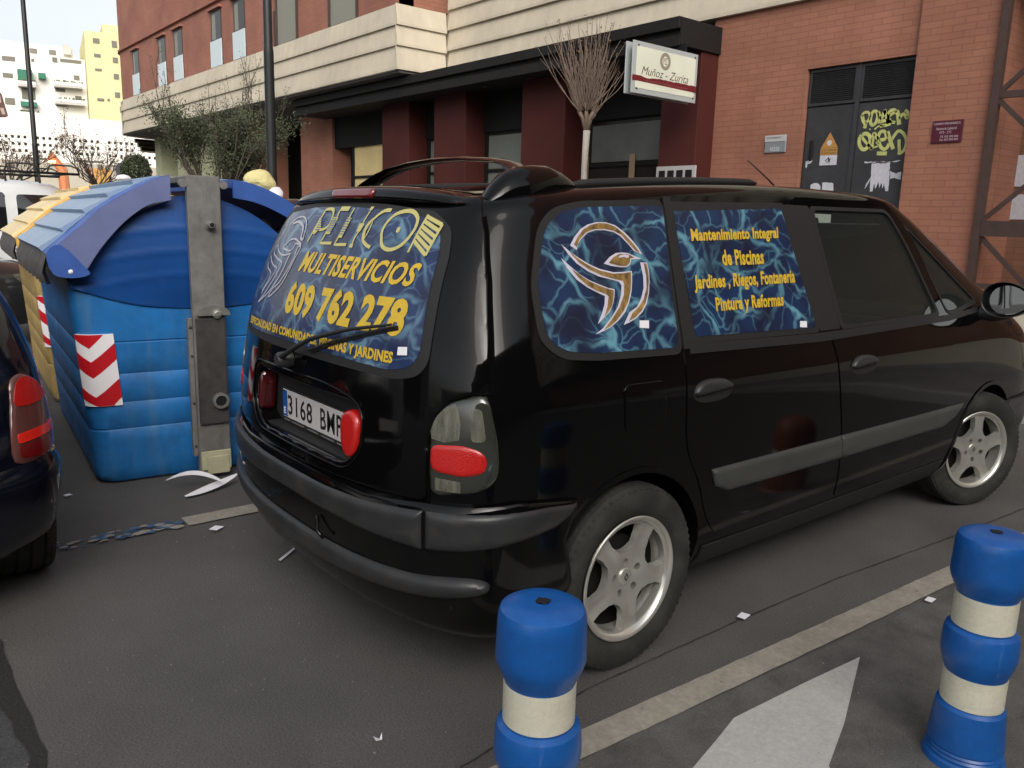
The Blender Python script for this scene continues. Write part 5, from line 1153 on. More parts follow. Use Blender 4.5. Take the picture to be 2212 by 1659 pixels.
for s in (-1, 1):
    g.tube([(-.85, s*.66, 1.98), (2.1, s*.66, 1.98)], .018, 6)
    for k in range(6):
        x = -.8+.5*k; g.tube([(x, s*.66, 1.98), (x+.03, s*.66, 2.07), (x+.10, s*.66, 2.09), (x+.30, s*.66, 2.09), (x+.37, s*.66, 2.06), (x+.40, s*.66, 1.98)], .011, 6)
    for x in (-.6, .3, 1.2, 1.6): g.tube([(x, s*.66, 1.98), (x, s*.70, 1.84)], .014, 6)
for k in range(8): g.tube([(-.85+.4*k, -.66, 1.98), (-.85+.4*k, .66, 1.98)], .014, 6)
g.make('roof_rack', m_rub, wt, True)
# dark car glimpsed beyond the blue container, roof only in view
DM = [(r[0]*1.02, r[1], r[2], r[3]) for r in HB[:-6]]+[(1.20, .79, -.60, 2.75), (1.50, .70, -.50, 2.3), (1.62, .66, -.42, 2.1), (1.68, .58, -.3, 1.9), (1.70, .4, 0, 1.5), (1.705, .05, .4, .9)]
dm_ = Shell(DM, rear=(.42, 3.4, .06, .8), front=(1.2, 2.8, .12), drop=(.03, 1.0, 1.4), K=60)
simple_car('parked_people_carrier', 'dark car whose roof shows between the blue container and the black people carrier', dm_, m_grey, (1.75, 6.6, 0), 0, [0, 2.6], .31, .19, [rounded([(-.3, 1.50), (2.0, 1.52), (2.3, 1.08), (-.35, 1.08)], .06)], None, tyre_y=.74)
# grey car at the far left edge, behind the containers
gt_, g1, g2 = simple_car('parked_car', 'dark grey car just in view at the far left edge, beside the yellow container', hb, m_grey, (-3.55, 8.3, 0), 0, [0, 2.5], .30, .19, [rounded([(-.10, 1.30), (.55, 1.40), (.60, 1.0), (.05, 1.0)], .05), rounded([(.65, 1.40), (1.65, 1.38), (2.35, 1.02), (.68, 1.0)], .05)], None, tyre_y=.755)
for s in (1, -1):
    q = [(.84*LHB, .80), (.92*LHB, .76), (.93*LHB, .64), (.86*LHB, .66)]
    patch('headlight', smooth_poly(hpt(q, s), 3), hu_, m_clear, gt_, off=.004, thick=.01, step=.05)

# ---------------------------------------------------------------- the brick building
m_brick = brick_mat('orange_brick', (.290, .124, .078), (.265, .111, .070), (.225, .093, .061), 'Y')
m_brickp = brick_mat('orange_brick_up', (.30, .125, .085), (.27, .112, .076), (.23, .10, .072), 'Y', .25, .06)
m_brickx = brick_mat('orange_brick_return', (.290, .124, .078), (.265, .111, .070), (.225, .093, .061), 'XY')
m_brickd = brick_mat('brown_brick', (.22, .105, .062), (.19, .09, .055), (.15, .075, .05), 'Y')
m_stone = M('cream_stone_cladding', (.50, .445, .345), .75, var=(.7, .10), var2=(5, .09, (1, 1, .35)), bump=(30, .2))
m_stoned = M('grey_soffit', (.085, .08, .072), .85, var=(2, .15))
m_wine = M('wine_red_cladding', (.060, .013, .010), .7, spec=.25, var=(2, .12), bump=(90, .1))
m_blk = M('black_fascia', (.009, .008, .0075), .7, spec=.3, var=(5, .25))
m_dgry = M('dark_shopfront', (.009, .0085, .008), .7, spec=.2)
m_door = M('dark_grey_metal_door', (.034, .034, .037), .5, spec=.4, var=(2.5, .2), var2=(12, .12))
m_frame = M('brown_window_frame', (.05, .03, .024), .5)
m_win = M('window_glass', (.022, .018, .016), .12, spec=.3)
m_shut = M('greenish_shutter', (.22, .22, .18), .6, var=(20, .05, (.1, .1, 8)))
m_panel = M('frosted_balcony_glass', (.52, .60, .62), .2, coat=.3)
m_curt = M('grey_green_curtain', (.13, .14, .125), .8, var=(40, .3, (1, 6, .05)))
m_blind = M('yellow_blind', (.60, .47, .22), .7, var=(2, .1))
m_rust = M('dark_brown_steel', (.055, .030, .024), .6, var=(8, .2))
B_ = thing('brick_building', 'orange brick building with cream stone bands and a black shop canopy across the background', 'building', (8, 5, .125))
def bx(name, mat, *b, parent=None, bev=0): g = G(); g.box(*b, bev); return g.make(name, mat, parent or B_)
# ground-floor brick, right part
bx('brick_wall', m_brick, 8.0, 8.35, 3.612, 5.14, .12, 4.40)
bx('brick_wall', m_brick, 8.0, 8.35, 2.192, 3.612, 3.552, 4.40)
bx('brick_wall', m_brick, 7.955, 8.35, 1.30, 2.190, .12, 4.40)
bx('stone_plinth', m_stone, 7.90, 8.4, -8, 1.28, .12, .70)
bx('recess_wall', m_brickd, 8.9, 9.1, -12, 1.30, .12, 4.40)
bx('recess_return', m_brickx, 8.35, 8.9, 1.296, 1.42, .12, 4.40)
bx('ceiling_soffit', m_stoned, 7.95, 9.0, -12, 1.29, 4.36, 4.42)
# stone band in lapped courses : right part
def courses(name, x, y0, y1, zs, out=.07, dirn='-x', parent=None):
    g = G()
    for i, (z0, z1) in enumerate(zip(zs, zs[1:])):
        if dirn == '-x': P = [(x, z0), (x-out, z0), (x-out, z0+.05), (x-.012, z1), (x, z1)]; g.prism([(p[0], p[1]) for p in P], 'y', y0, y1)
        else: P = [(x, z0), (x-out, z0), (x-out, z0+.05), (x-.012, z1), (x, z1)]; g.prism([(p[0], p[1]) for p in P], 'x', y0, y1)
    return g.make(name, m_stone, parent or B_)
ZR = [4.40, 4.835, 5.225, 5.60, 5.98, 6.36, 6.74, 7.12]
courses('stone_band', 8.0, -12, 11.70, ZR)
bx('stone_backing', m_stone, 8.001, 8.35, -12, 11.9, 4.401, 7.12)
bx('upper_wall', m_brickp, 8.0, 8.35, -12, 11.85, 7.121, 16)
# bay
ZL = [4.35, 4.79, 5.165, 5.55]
courses('bay_stone_band', 6.832, 11.774, 31.2, ZL, .06)
g = G()
for z0, z1 in zip(ZL, ZL[1:]):
    g.prism([(11.774, z0), (11.714, z0), (11.714, z0+.05), (11.762, z1), (11.774, z1)], 'x', 6.772, 7.93)
g.make('bay_side_band', m_stone, B_)
bx('bay_wall', m_brickp, 6.86, 7.2, 11.80, 31.2, 5.55, 7.25)
bx('bay_wall', m_brickp, 6.84, 7.2, 11.80, 31.2, 7.32, 16)
bx('sill_course', m_brickp, 6.78, 7.2, 11.75, 31.2, 7.252, 7.318)
bx('bay_side_wall', m_brickx, 6.866, 8.2, 11.80, 12.1, 5.552, 16)
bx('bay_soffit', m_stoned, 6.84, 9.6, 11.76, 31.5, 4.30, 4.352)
# rounded far corner
def corner(name, rad, z0, z1, mat, cx=6.832, y=31.2, out=0):
    V = []; F = []; n = 14
    for k in range(n+1):
        a = R(180-130*k/n); V += [(cx+rad+ (rad+out)*math.cos(a), y+(rad+out)*math.sin(a), z0), (cx+rad+(rad+out)*math.cos(a), y+(rad+out)*math.sin(a), z1)]
    for k in range(n): F.append((2*k, 2*k+1, 2*k+3, 2*k+2))
    V += [(cx+rad, y, z0), (cx+rad, y, z1)]; m = len(V)
    F.append(tuple(range(0, 2*n+2, 2))+(m-2,)); F.append(tuple(range(1, 2*n+2, 2))+(m-1,))
    g = G(); g.add(V, F); return g.make(name, mat, B_, True, 30)
for z0, z1 in zip(ZL, ZL[1:]): corner('corner_stone_band', 1.6, z0, z1-.05, m_stone, out=.05); corner('corner_stone_band', 1.6, z1-.05, z1, m_stone, out=-.01)
corner('corner_wall', 1.6, 5.55, 7.25, m_brickp, out=-.03); corner('corner_wall', 1.6, 7.25, 7.32, m_brickp, out=.04); corner('corner_wall', 1.6, 7.32, 16, m_brickp, out=-.02)
corner('lower_ring', 1.2, 4.02, 4.17, m_stone, cx=7.6, y=32.4); corner('lower_ring', 1.2, 3.86, 3.99, m_stone, cx=7.7, y=32.4); corner('lower_ring', 1.2, 4.18, 4.30, m_stone, cx=7.5, y=32.4)
# upper windows with frosted panels
for y0, y1 in ((19.40, 20.12), (21.08, 21.82), (24.36, 25.10), (26.02, 26.72), (29.02, 29.70)):
    wdw = bx('window', m_win, 6.90, 6.95, y0, y1, 5.56, 7.02); 
    # opening is modelled as a dark frame set into the wall
    g = G(); g.box(6.842, 6.90, y0-.03, y0+.02, 5.56, 7.05); g.box(6.842, 6.90, y1-.02, y1+.03, 5.56, 7.05); g.box(6.842, 6.90, y0+.0199, y1-.0199, 7.0, 7.05); g.make('frame', m_frame, wdw)
    g = G(); g.box(6.848, 6.858, y0+.02, y1-.02, 5.60, 6.998); g.make('pane', m_win, wdw)
    g = G(); g.box(6.850, 6.8475, y0+.42, y1-.04, 6.3, 6.95); g.make('curtain', m_shut, wdw)
    g = G(); g.box(6.815, 6.838, y0-.06, y1+.06, 5.56, 6.26, .004); g.make('frosted_panel', m_panel, wdw)
    g = G(); g.box(6.76, 6.86, y0-.12, y1+.12, 7.06, 7.12); g.make('lintel', m_brickp, wdw)
for y0, y1, z1, mt in ((16.25, 17.35, 7.1, m_shut), (13.40, 14.60, 7.1, m_shut)):
    wdw = bx('window', m_win, 6.90, 6.95, y0, y1, 5.56, z1)
    g = G(); g.box(6.845, 6.858, y0, y1, 5.57, z1); g.make('shutter', mt, wdw)
    
    for a_, b_ in ((y1-.02, y1+.03), (y0-.03, y0)): g = G(); g.box(6.80, 6.858, a_, b_, 5.56, z1); g.make('frame', m_frame, wdw)
bx('downpipe', m_frame, 6.80, 6.855, 17.42, 17.50, 5.56, 6.35)
# shops : canopy, pillars, shopfronts
g = G(); g.box(7.14, 8.05, 5.02, 17.1, 3.93, 4.26); g.box(7.06, 7.139, 5.01, 17.1, 4.12, 4.27, .004); g.box(7.09, 7.139, 5.012, 17.1, 3.90, 4.04, .004); g.make('canopy', m_blk, B_)
g = G(); g.box(7.10, 7.99, 5.002, 5.018, 3.91, 4.265); g.make('canopy_end', m_blk, B_)
for k in range(9):
    g = G(); g.lathe([(.001, 0), (.06, 0), (.06, -.012), (.001, -.012)], (7.5, 6.1+1.25*k, 3.928), 'z', 14); g.make('downlight', m_steeld, B_)
for y0, y1 in ((5.04, 5.72), (7.80, 8.92), (10.60, 11.68), (12.64, 13.73)): bx('pillar', m_wine, 7.62, 8.1, y0, y1, .125, 3.928, bev=.006)
bx('red_pier', m_brick, 7.98, 8.5, 16.80, 18.62, .125, 4.30)
bx('canopy_back', m_dgry, 8.05, 8.3, 5.14, 18.0, 3.2, 4.36)
for y0, y1, z1, mt, nm in ((5.72, 7.80, 3.18, m_win, 'shop_window'), (8.92, 10.60, 3.15, m_curt, 'shop_window'), (11.68, 12.64, 3.15, m_curt, 'shop_window'), (13.73, 16.0, 3.22, m_blind, 'shop_window')):
    wdw = bx(nm, m_dgry, 8.14, 8.3, y0+.001, y1-.001, .125, 3.199)
    g = G(); 
    g.box(8.12, 8.138, y0+.10, y1-.10, .9, z1)
    g.make('pane', m_win if mt is m_win else mt, wdw)
    g = G()
    for (a, b, c, d) in ((y0+.02, y0+.10, .4, 3.19), (y1-.10, y1-.02, .4, 3.19), (y0+.1, y1-.1, z1, z1+.06 if z1 < 3.15 else 3.25), (y0+.1, y1-.1, 2.45, 2.51)): g.box(8.09, 8.139, a, b, c, d)
    g.make('frame', m_dgry, wdw)
m_int = M('dim_shop_interior', (.10, .105, .095), .7, var=(1.2, .3))
g = G(); g.box(8.105, 8.117, 5.9, 7.62, 2.53, 3.12); g.make('lowered_blind', m_int, B_)
m_pw = M('pale_wood', (.25, .18, .11), .6)
for a_, b_ in ((6.6, 6.72), (7.66, 7.78)): g = G(); g.box(8.075, 8.088, a_, b_, 1.6, 2.63); g.make('shop_post', m_pw, B_)
# ground floor under the bay
bx('bay_back_wall', m_dgry, 9.4, 9.6, 11.7, 33, .12, 4.30)
bx('bay_pier', m_brick, 8.4, 8.9, 21.5, 23.2, .125, 4.30)
m_pgreen = M('pale_green_render', (.34, .35, .22), .8, var=(2, .1))
bx('corner_pier', m_pgreen, 7.9, 8.5, 30.6, 31.3, .125, 4.30); bx('corner_pier', m_pgreen, 7.9, 8.5, 28.0, 28.7, .125, 4.30); bx('corner_pier', m_pgreen, 7.9, 8.5, 25.2, 26.2, .125, 4.30)
# utility door
dr = thing('x', None, None) if False else None
g = G(); g.box(8.085, 8.12, 2.19, 3.614, .13, 3.553); door = g.make('utility_door', m_door, B_)
for y0, y1 in ((2.215, 2.885), (2.945, 3.590)):
    g = G(); g.box(8.060, 8.084, y0, y1, .16, 3.07, .004); g.make('door_leaf', m_door, door)
    g = G(); 
    n = 15
    for k in range(n):
        z = 3.135+(3.50-3.135)*k/n; g.add([(8.078, y0+.03, z+.024), (8.078, y1-.03, z+.024), (8.052, y1-.03, z+.004), (8.052, y0+.03, z+.004)], [(0, 1, 2, 3)]); g.add([(8.055, y0+.03, z), (8.055, y1-.03, z), (8.057, y1-.03, z-.003), (8.057, y0+.03, z-.003)], [(0, 1, 2, 3)])
    g.box(8.050, 8.080, y0, y1, 3.505, 3.535); g.box(8.050, 8.080, y0, y1, 3.09, 3.125); g.box(8.050, 8.080, y0, y0+.028, 3.126, 3.504); g.box(8.050, 8.080, y1-.028, y1, 3.126, 3.504)
    g.make('louvre', m_door, door)
g = G(); g.box(8.044, 8.084, 2.888, 2.942, .14, 3.55); g.make('centre_post', m_door, door)
g = G(); g.box(8.03, 8.058, 3.46, 3.50, 2.40, 2.66, .008); g.make('door_handle', m_dgry, door)
fw = lambda x0: (lambda a, b: (x0, a, b))
m_graf = M('yellow_green_spray_paint', (.47, .48, .16), .6, var=(14, .18))
gw = dict(P1=.045, P2=.03, O=.038, W=.04, W2=.045, E=.036, R=.05, R2=.034, B=.055, T=.018, D1=.02, Q=.045, Qt=.034, R3=.040, E2=.040, E3=.025, E4=.018, K=.045, D=.036, D2=.036, U=.045)
strokes('graffiti', [(smooth_poly(GRAF[k], 4, False) if (Vector(GRAF[k][0])-Vector(GRAF[k][-1])).length > 1e-6 else smooth_poly(GRAF[k][:-1], 4)+[GRAF[k][0]], v) for k, v in gw.items()], fw(8.0585), m_graf, door, 0)
# pasted papers
def torn(label, P, seed, x=8.0565, name='pasted_paper', cat='notice'):
    rn = random.Random(seed); B = resample(P, .03); B = [(a+rn.uniform(-.004, .004), b+rn.uniform(-.006, .006)) for a, b in B]
    g = G(); g.prism(B, 'x', x-.0015, x+.0); o = g.make(name, m_paper2, None); tag(o, label, cat, 'papers pasted on the dark door'); return o
m_paper2 = M('pasted_paper', (.50, .50, .54), .75, var=(25, .1))
torn('white notice torn into strips at the bottom, on the right door leaf', [(2.642, 2.339), (2.409, 2.339), (2.398, 2.14), (2.390, 2.001), (2.43, 2.005), (2.45, 2.10), (2.47, 2.03), (2.49, 2.11), (2.51, 2.04), (2.53, 2.12), (2.56, 2.03), (2.58, 2.10), (2.59, 2.0), (2.625, 1.999), (2.633, 2.171)], 1)
torn('ragged white scrap beside the torn notice on the right door leaf', [(2.394, 2.239), (2.32, 2.21), (2.259, 2.235), (2.252, 2.136), (2.33, 2.16), (2.386, 2.147)], 2)
torn('thin strip of tape above the torn notice', [(2.74, 2.364), (2.60, 2.358), (2.42, 2.352), (2.275, 2.362), (2.30, 2.350), (2.73, 2.347)], 3, x=8.0545)
torn('rounded white sticker low on the left door leaf', [(3.447, 2.10), (3.40, 2.118), (3.33, 2.112), (3.303, 2.08), (3.304, 2.02), (3.438, 2.028)], 4)
torn('square white sticker low on the left door leaf', [(3.282, 2.118), (3.124, 2.115), (3.118, 2.008), (3.27, 2.014)], 5)
torn('small torn corner of paper at the left edge of the left door leaf', [(3.546, 2.395), (3.50, 2.415), (3.452, 2.407), (3.47, 2.37), (3.52, 2.36), (3.53, 2.31), (3.545, 2.33)], 6)
torn('narrow slanting scrap left of the torn notice', [(2.63, 2.18), (2.645, 2.12), (2.70, 2.03), (2.68, 2.09)], 7, x=8.053)
# warning sign
ws = thing('warning_sign', 'yellow triangular warning sign over a white label on the left door leaf', 'sign', (8.05, 3.23, 2.5))
m_wy = M('warning_yellow', (.42, .21, .05), .5)
g = G(); g.prism([(3.236, 2.745), (3.115, 2.556), (3.345, 2.556)], 'x', 8.050, 8.0565); tp = g.make('triangle', m_wy, ws)
g = G(); g.add([(8.0492, 3.232+.034*math.cos(2*math.pi*k/20), 2.615+.034*math.sin(2*math.pi*k/20)) for k in range(20)], [tuple(range(20))]); g.make('symbol_disc', m_paper2, tp, fix=False)
g = G(); g.box(8.050, 8.0565, 3.115, 3.348, 2.465, 2.552); yb = g.make('yellow_plate', m_wy, ws)
text_on('lettering', 'ALTA TENSION', [(3.335, 2.515), (3.335, 2.540), (3.128, 2.512), (3.128, 2.537)], fw(8.0495), m_ink, yb, 0, sgn=-1)
text_on('lettering', 'PELIGRO DE MUERTE', [(3.335, 2.478), (3.335, 2.502), (3.128, 2.475), (3.128, 2.499)], fw(8.0495), m_ink, yb, 0, sgn=-1)
g = G(); g.box(8.050, 8.0565, 3.110, 3.345, 2.338, 2.462); wb_ = g.make('white_plate', m_paper2, ws)
strokes('mark', [([(3.27, 2.39), (3.22, 2.43), (3.20, 2.38)], .012), ([(3.25, 2.37), (3.19, 2.42)], .010), ([(3.23, 2.44), (3.21, 2.36)], .008)], fw(8.0495), m_ink, wb_, 0)
# address plate
s1_ = thing('number_sign', 'small silver and grey number sign on the brick left of the dark door', 'sign', (8, 3.98, 2.62))
g = G(); g.box(7.975, 8.0, 3.820, 4.148, 2.52, 2.752, .01); sp = g.make('plate', M('grey_sign', (.20, .21, .22), .4), s1_)
g = G(); g.box(7.970, 7.976, 3.822, 4.146, 2.665, 2.750, .003); sq2 = g.make('pale_strip', M('pale_sign', (.42, .42, .42), .45), s1_)
text_on('number', '45338', [(4.06, 2.545), (4.06, 2.60), (3.91, 2.543), (3.91, 2.598)], fw(7.974), m_paper2, sp, 0, bold=.01)
text_on('lettering', 'CENTRO DE TRANSFORMACION', [(4.12, 2.705), (4.12, 2.73), (3.90, 2.705), (3.90, 2.73)], fw(7.969), m_ink, sq2, 0)
s2_ = thing('office_plaque', 'burgundy plaque with white lettering on the brick right of the dark door', 'sign', (7.93, 1.73, 2.65))
g = G(); g.box(7.935, 7.955, 1.565, 1.90, 2.530, 2.775, .004); sp = g.make('plate', M('burgundy_plaque', (.075, .006, .018), .35), s2_)
for tx, a, b, z0, z1 in (('CARMEN FERNANDEZ S.', 1.885, 1.59, 2.728, 2.752), ('Asesoria Laboral', 1.855, 1.63, 2.672, 2.702), ('Nº5 - 2ºC', 1.81, 1.68, 2.630, 2.658), ('Tlf. 952 000 000', 1.80, 1.60, 2.585, 2.608), ('Fax 952 000 000', 1.80, 1.60, 2.552, 2.575)):
    text_on('lettering', tx, [(a, z0), (a, z1), (b, z0), (b, z1)], fw(7.934), M('plaque_lettering', (.45, .38, .40), .5), sp, 0, bold=.01)
# white panel with dark boxes on the last pillar
s3_ = thing('meter_panel', 'white framed panel with a row of dark square boxes on the right wine red pillar', 'panel', (7.6, 5.36, 2.2))
g = G(); g.box(7.595, 7.618, 4.99, 5.72, 1.75, 2.37, .004); sp = g.make('frame', M('dirty_white_panel', (.40, .39, .38), .5), s3_)
for i in range(4):
    for j in range(2): g = G(); g.box(7.585, 7.596, 5.05+.165*i, 5.17+.165*i, 2.13-.27*j, 2.31-.27*j, .006); g.make('box', m_dgry, sp)
# blade sign
bs_ = thing('hanging_shop_sign', 'cream projecting shop sign with oval emblem and wine red stripe hanging under the canopy', 'sign', (7.35, 4.88, 3.9))
m_acr = M('grey_acrylic', (.36, .39, .39), .3, coat=.5); m_crm = M('cream_sign_face', (.62, .64, .53), .45, var=(2, .06)); m_stripe = M('wine_stripe', (.13, .010, .014), .5, var=(30, .3))
fy = lambda y0: (lambda a, b: (a, y0, b))
g = G(); g.box(6.045, 7.335, 4.87, 4.885, 3.165, 3.795, .003); fr_ = g.make('front_sheet', m_acr, bs_)
g = G(); g.box(6.045, 7.335, 4.985, 5.00, 3.165, 3.795, .003); g.make('back_sheet', m_acr, bs_)
g = G(); g.box(6.17, 7.28, 4.900, 4.975, 3.24, 3.73); g.make('box_frame', m_dgry, bs_)
g = G(); g.box(6.115, 7.285, 4.8655, 4.8695, 3.23, 3.735, .001); fc_ = g.make('sign_face', m_crm, bs_)
rn = random.Random(3)
top = [(6.05+1.28*i/24, 3.385-.0*i+rn.uniform(-.006, .006)-(.012 if 3 < i < 8 else 0)) for i in range(25)]
polys('stripe', [top+[(7.33, 3.300), (6.05, 3.318)]], fy(4.8645), m_stripe, fc_, 0)
text_on('lettering', 'Muñoz - Zurita', [(6.215, 3.405), (6.215, 3.505), (7.15, 3.395), (7.15, 3.50)], fy(4.8640), M('sign_brown_ink', (.09, .06, .045), .6), fc_, 0, shear=.35)
text_on('lettering', 'Asesoria Fiscal y Laboral', [(6.30, 3.325), (6.30, 3.355), (7.15, 3.315), (7.15, 3.345)], fy(4.8632), M('stripe_ink', (.25, .10, .10), .6), fc_, 0, shear=.3)
m_emb = M('emblem_taupe', (.25, .21, .16), .6)
strokes('oval_emblem', [([(6.665+.082*math.cos(2*math.pi*k/28), 3.615+.082*1.05*math.sin(2*math.pi*k/28)) for k in range(28)]+[(6.665+.082, 3.615)], .045)], fy(4.8642), m_emb, fc_, 0)
text_on('monogram', 'MZ', [(6.625, 3.575), (6.625, 3.66), (6.705, 3.575), (6.705, 3.66)], fy(4.8636), M('sign_monogram', (.10, .07, .05), .6), fc_, 0)
g = G()
for x in (6.14, 7.27):
    for z in (3.225, 3.745): g.lathe([(.001, .012), (.012, .010), (.013, 0)], (x, 4.869, z), 'y', 10, sgn=-1)
g.make('fixing_studs', m_steeld, bs_)
g = G(); g.box(7.12, 7.15, 4.92, 5.06, 3.73, 3.92); g.make('hanger', m_dgry, bs_)
# steel lattice at the right edge
lt = thing('steel_lattice', 'dark brown steel lattice with cross braces at the right edge, beside the brick wall', 'lattice', (7.95, 1.25, .125))
def bar2(name, a, b, w_, x0=7.93, x1=7.985):
    a = Vector(a); b = Vector(b); t = (b-a).normalized(); n = Vector((-t.y, t.x))*w_/2
    g = G(); g.prism([tuple(a+n), tuple(b+n), tuple(b-n), tuple(a-n)], 'x', x0, x1); g.make(name, m_rust, lt)
bar2('post', (1.262, .13), (1.262, 4.36), .075, 7.90, 7.99); bar2('post', (-1.6, .13), (-1.6, 4.36), .075, 7.90, 7.99)
bar2('rail', (1.224, 3.0), (-1.56, 3.0), .07); bar2('rail', (1.224, 1.58), (-1.56, 1.58), .17, 7.91, 7.99)
bar2('brace', (1.23, 3.03), (-.1, 4.33), .05, 7.94, 7.97); bar2('brace', (1.23, 2.95), (-.1, 1.67), .05, 7.94, 7.97); bar2('brace', (1.23, 1.68), (-.1, 2.96), .05, 7.972, 7.99); bar2('brace', (1.23, 1.49), (-.1, .2), .05, 7.94, 7.97); bar2('rail', (1.224, .95), (-1.56, .95), .06, 7.91, 7.935)
for i, (a0, a1, z0, z1, lb) in enumerate(((1.235, 1.0, 2.08, 2.44, 'pale notice sheet behind the steel lattice, the upper one'), (1.17, .90, 1.70, 1.99, 'pale notice sheet behind the steel lattice, the lower one'))):
    g = G(); g.box(8.885, 8.899, a1-.25, a0+.20, z0, z1, .002); o = g.make('notice', m_paper3 if False else m_paper2, None); tag(o, lb, 'notice')
# ---------------------------------------------------------------- street furniture
def lamp_post(x, y, h, r0, label):
    t = thing('street_lamp', label, 'street lamp', (x, y, 0), group='tall dark street lamps', local=True)
    m = m_post
    g = G(); g.lathe([(r0*2.2, 0), (r0*2.2, .02), (r0*1.6, .04), (r0*1.6, .9), (r0*1.1, 1.0), (r0, 1.1), (r0*.95, 3.4), (r0*.97, 3.42), (r0*.85, 3.48), (r0*.7, h)], (0, 0, 0), 'z', 20); pole = g.make('pole', m, t, True, 35)
    g = G(); g.tube([(0, 0, h-.05), (-.3, 0, h+.25), (-.9, 0, h+.35)], .035, 8); g.make('arm', m, t, True)
    g = G(); g.box(-1.5, -.85, -.14, .14, h+.30, h+.42, .04); g.make('lamp_head', m, t)
m_post = M('dark_green_grey_paint', (.012, .014, .015), .45, spec=.4)
lamp_post(2.285, 7.29, 9.0, .062, 'tall dark street lamp post rising between the blue container and the shops, the nearer one')
lamp_post(3.06, 26.8, 11.0, .085, 'tall slim dark street lamp post in front of the far white buildings')
t = thing('traffic_light', 'traffic light seen from the side on a horizontal arm at the left edge', 'traffic light', (1.30, 24.9, 0), local=True)
g = G(); g.lathe([(.10, 0), (.07, .1), (.06, 4.5)], (0, 0, 0), 'z', 14); g.tube([(0, 0, 4.27), (.75, 0, 4.27)], .03, 8); g.make('pole', m_post, t, True, 40)
m_tl = M('traffic_light_brown', (.10, .055, .04), .6)
g = G(); P = [(.48, 4.62), (.70, 4.62), (.76, 4.30), (.82, 4.0), (.62, 3.98), (.55, 4.2)]; g.prism(rounded(P, .05), 'y', -.14, .14); g.make('housing', m_tl, t)
g = G(); g.prism([(.56, 4.55), (.66, 4.55), (.68, 4.36), (.60, 4.34)], 'y', -.146, -.141); g.prism([(.63, 4.22), (.72, 4.22), (.75, 4.05), (.67, 4.05)], 'y', -.146, -.141); g.make('side_panel', M('pale_panel', (.45, .33, .28), .6), t)
t = thing('round_sign', 'back of a round grey road sign on a post in front of the far hedge', 'sign', (7.9, 36.0, 0), local=True)
g = G(); g.tube([(0, 0, 0), (0, 0, 3.3)], .03, 8); g.make('post', m_steel, t)
g = G(); g.lathe([(.001, 0), (.33, 0), (.33, .02), (.001, .02)], (0, -.05, 3.22), 'y', 28, sgn=-1); g.make('disc', M('grey_sign_back', (.10, .10, .11), .5), t)
g = G(); g.box(-.03, .03, -.09, -.07, 2.9, 3.54); g.make('strut', m_steel, t)

# ---------------------------------------------------------------- trees
def branchset(g, p, d, L, r, depth, rn, tips, spread=.5, up=.25, kids=3, seg=4, shrink=.62):
    pts = [Vector(p)]; dd = Vector(d).normalized()
    for i in range(seg):
        dd = (dd+Vector((rn.uniform(-1, 1), rn.uniform(-1, 1), rn.uniform(-.4, 1)))*.13+Vector((0, 0, up*.2))).normalized(); pts.append(pts[-1]+dd*L/seg)
    g.tube(pts, [r*(1-.55*i/seg) for i in range(seg+1)], 5 if r > .008 else 3, False)
    tips.append((pts[-1], dd)); tips.append((pts[-2], dd))
    if depth > 0:
        for k in range(kids):
            i = rn.choice(range(1, seg+1)); a = Vector((rn.uniform(-1, 1), rn.uniform(-1, 1), rn.uniform(-.3, 1))).normalized()
            branchset(g, pts[i], (dd+a*spread+Vector((0, 0, up))).normalized(), L*shrink*rn.uniform(.8, 1.2), r*.55, depth-1, rn, tips, spread, up, kids, seg, shrink)
def leaves(g, tips, n, size, rn, spread=.12, mi=0):
    for _ in range(n):
        p, d = rn.choice(tips); c = p+Vector((rn.gauss(0, spread), rn.gauss(0, spread), rn.gauss(0, spread*.8)))
        a = Vector((rn.uniform(-1, 1), rn.uniform(-1, 1), rn.uniform(-1, 1))).normalized(); b = a.orthogonal().normalized(); s = size*rn.uniform(.6, 1.3)
        g.quad(c-a*s-b*s*.45*.2, c-b*s*.45, c+a*s, c+b*s*.45, mi=0)
m_bark = M('grey_bark', (.20, .17, .14), .9, var=(20, .2)); m_barkp = M('pale_trunk', (.36, .33, .29), .85, var=(25, .12)); m_twig = M('brown_twig', (.20, .145, .11), .85, var=(20, .2)); m_twig2 = M('dark_twig', (.07, .055, .045), .9)
m_leaf = M('olive_leaf', (.050, .066, .030), .7, var=(3, .45)); m_leaf2 = M('dry_seed_head', (.12, .07, .045), .85)
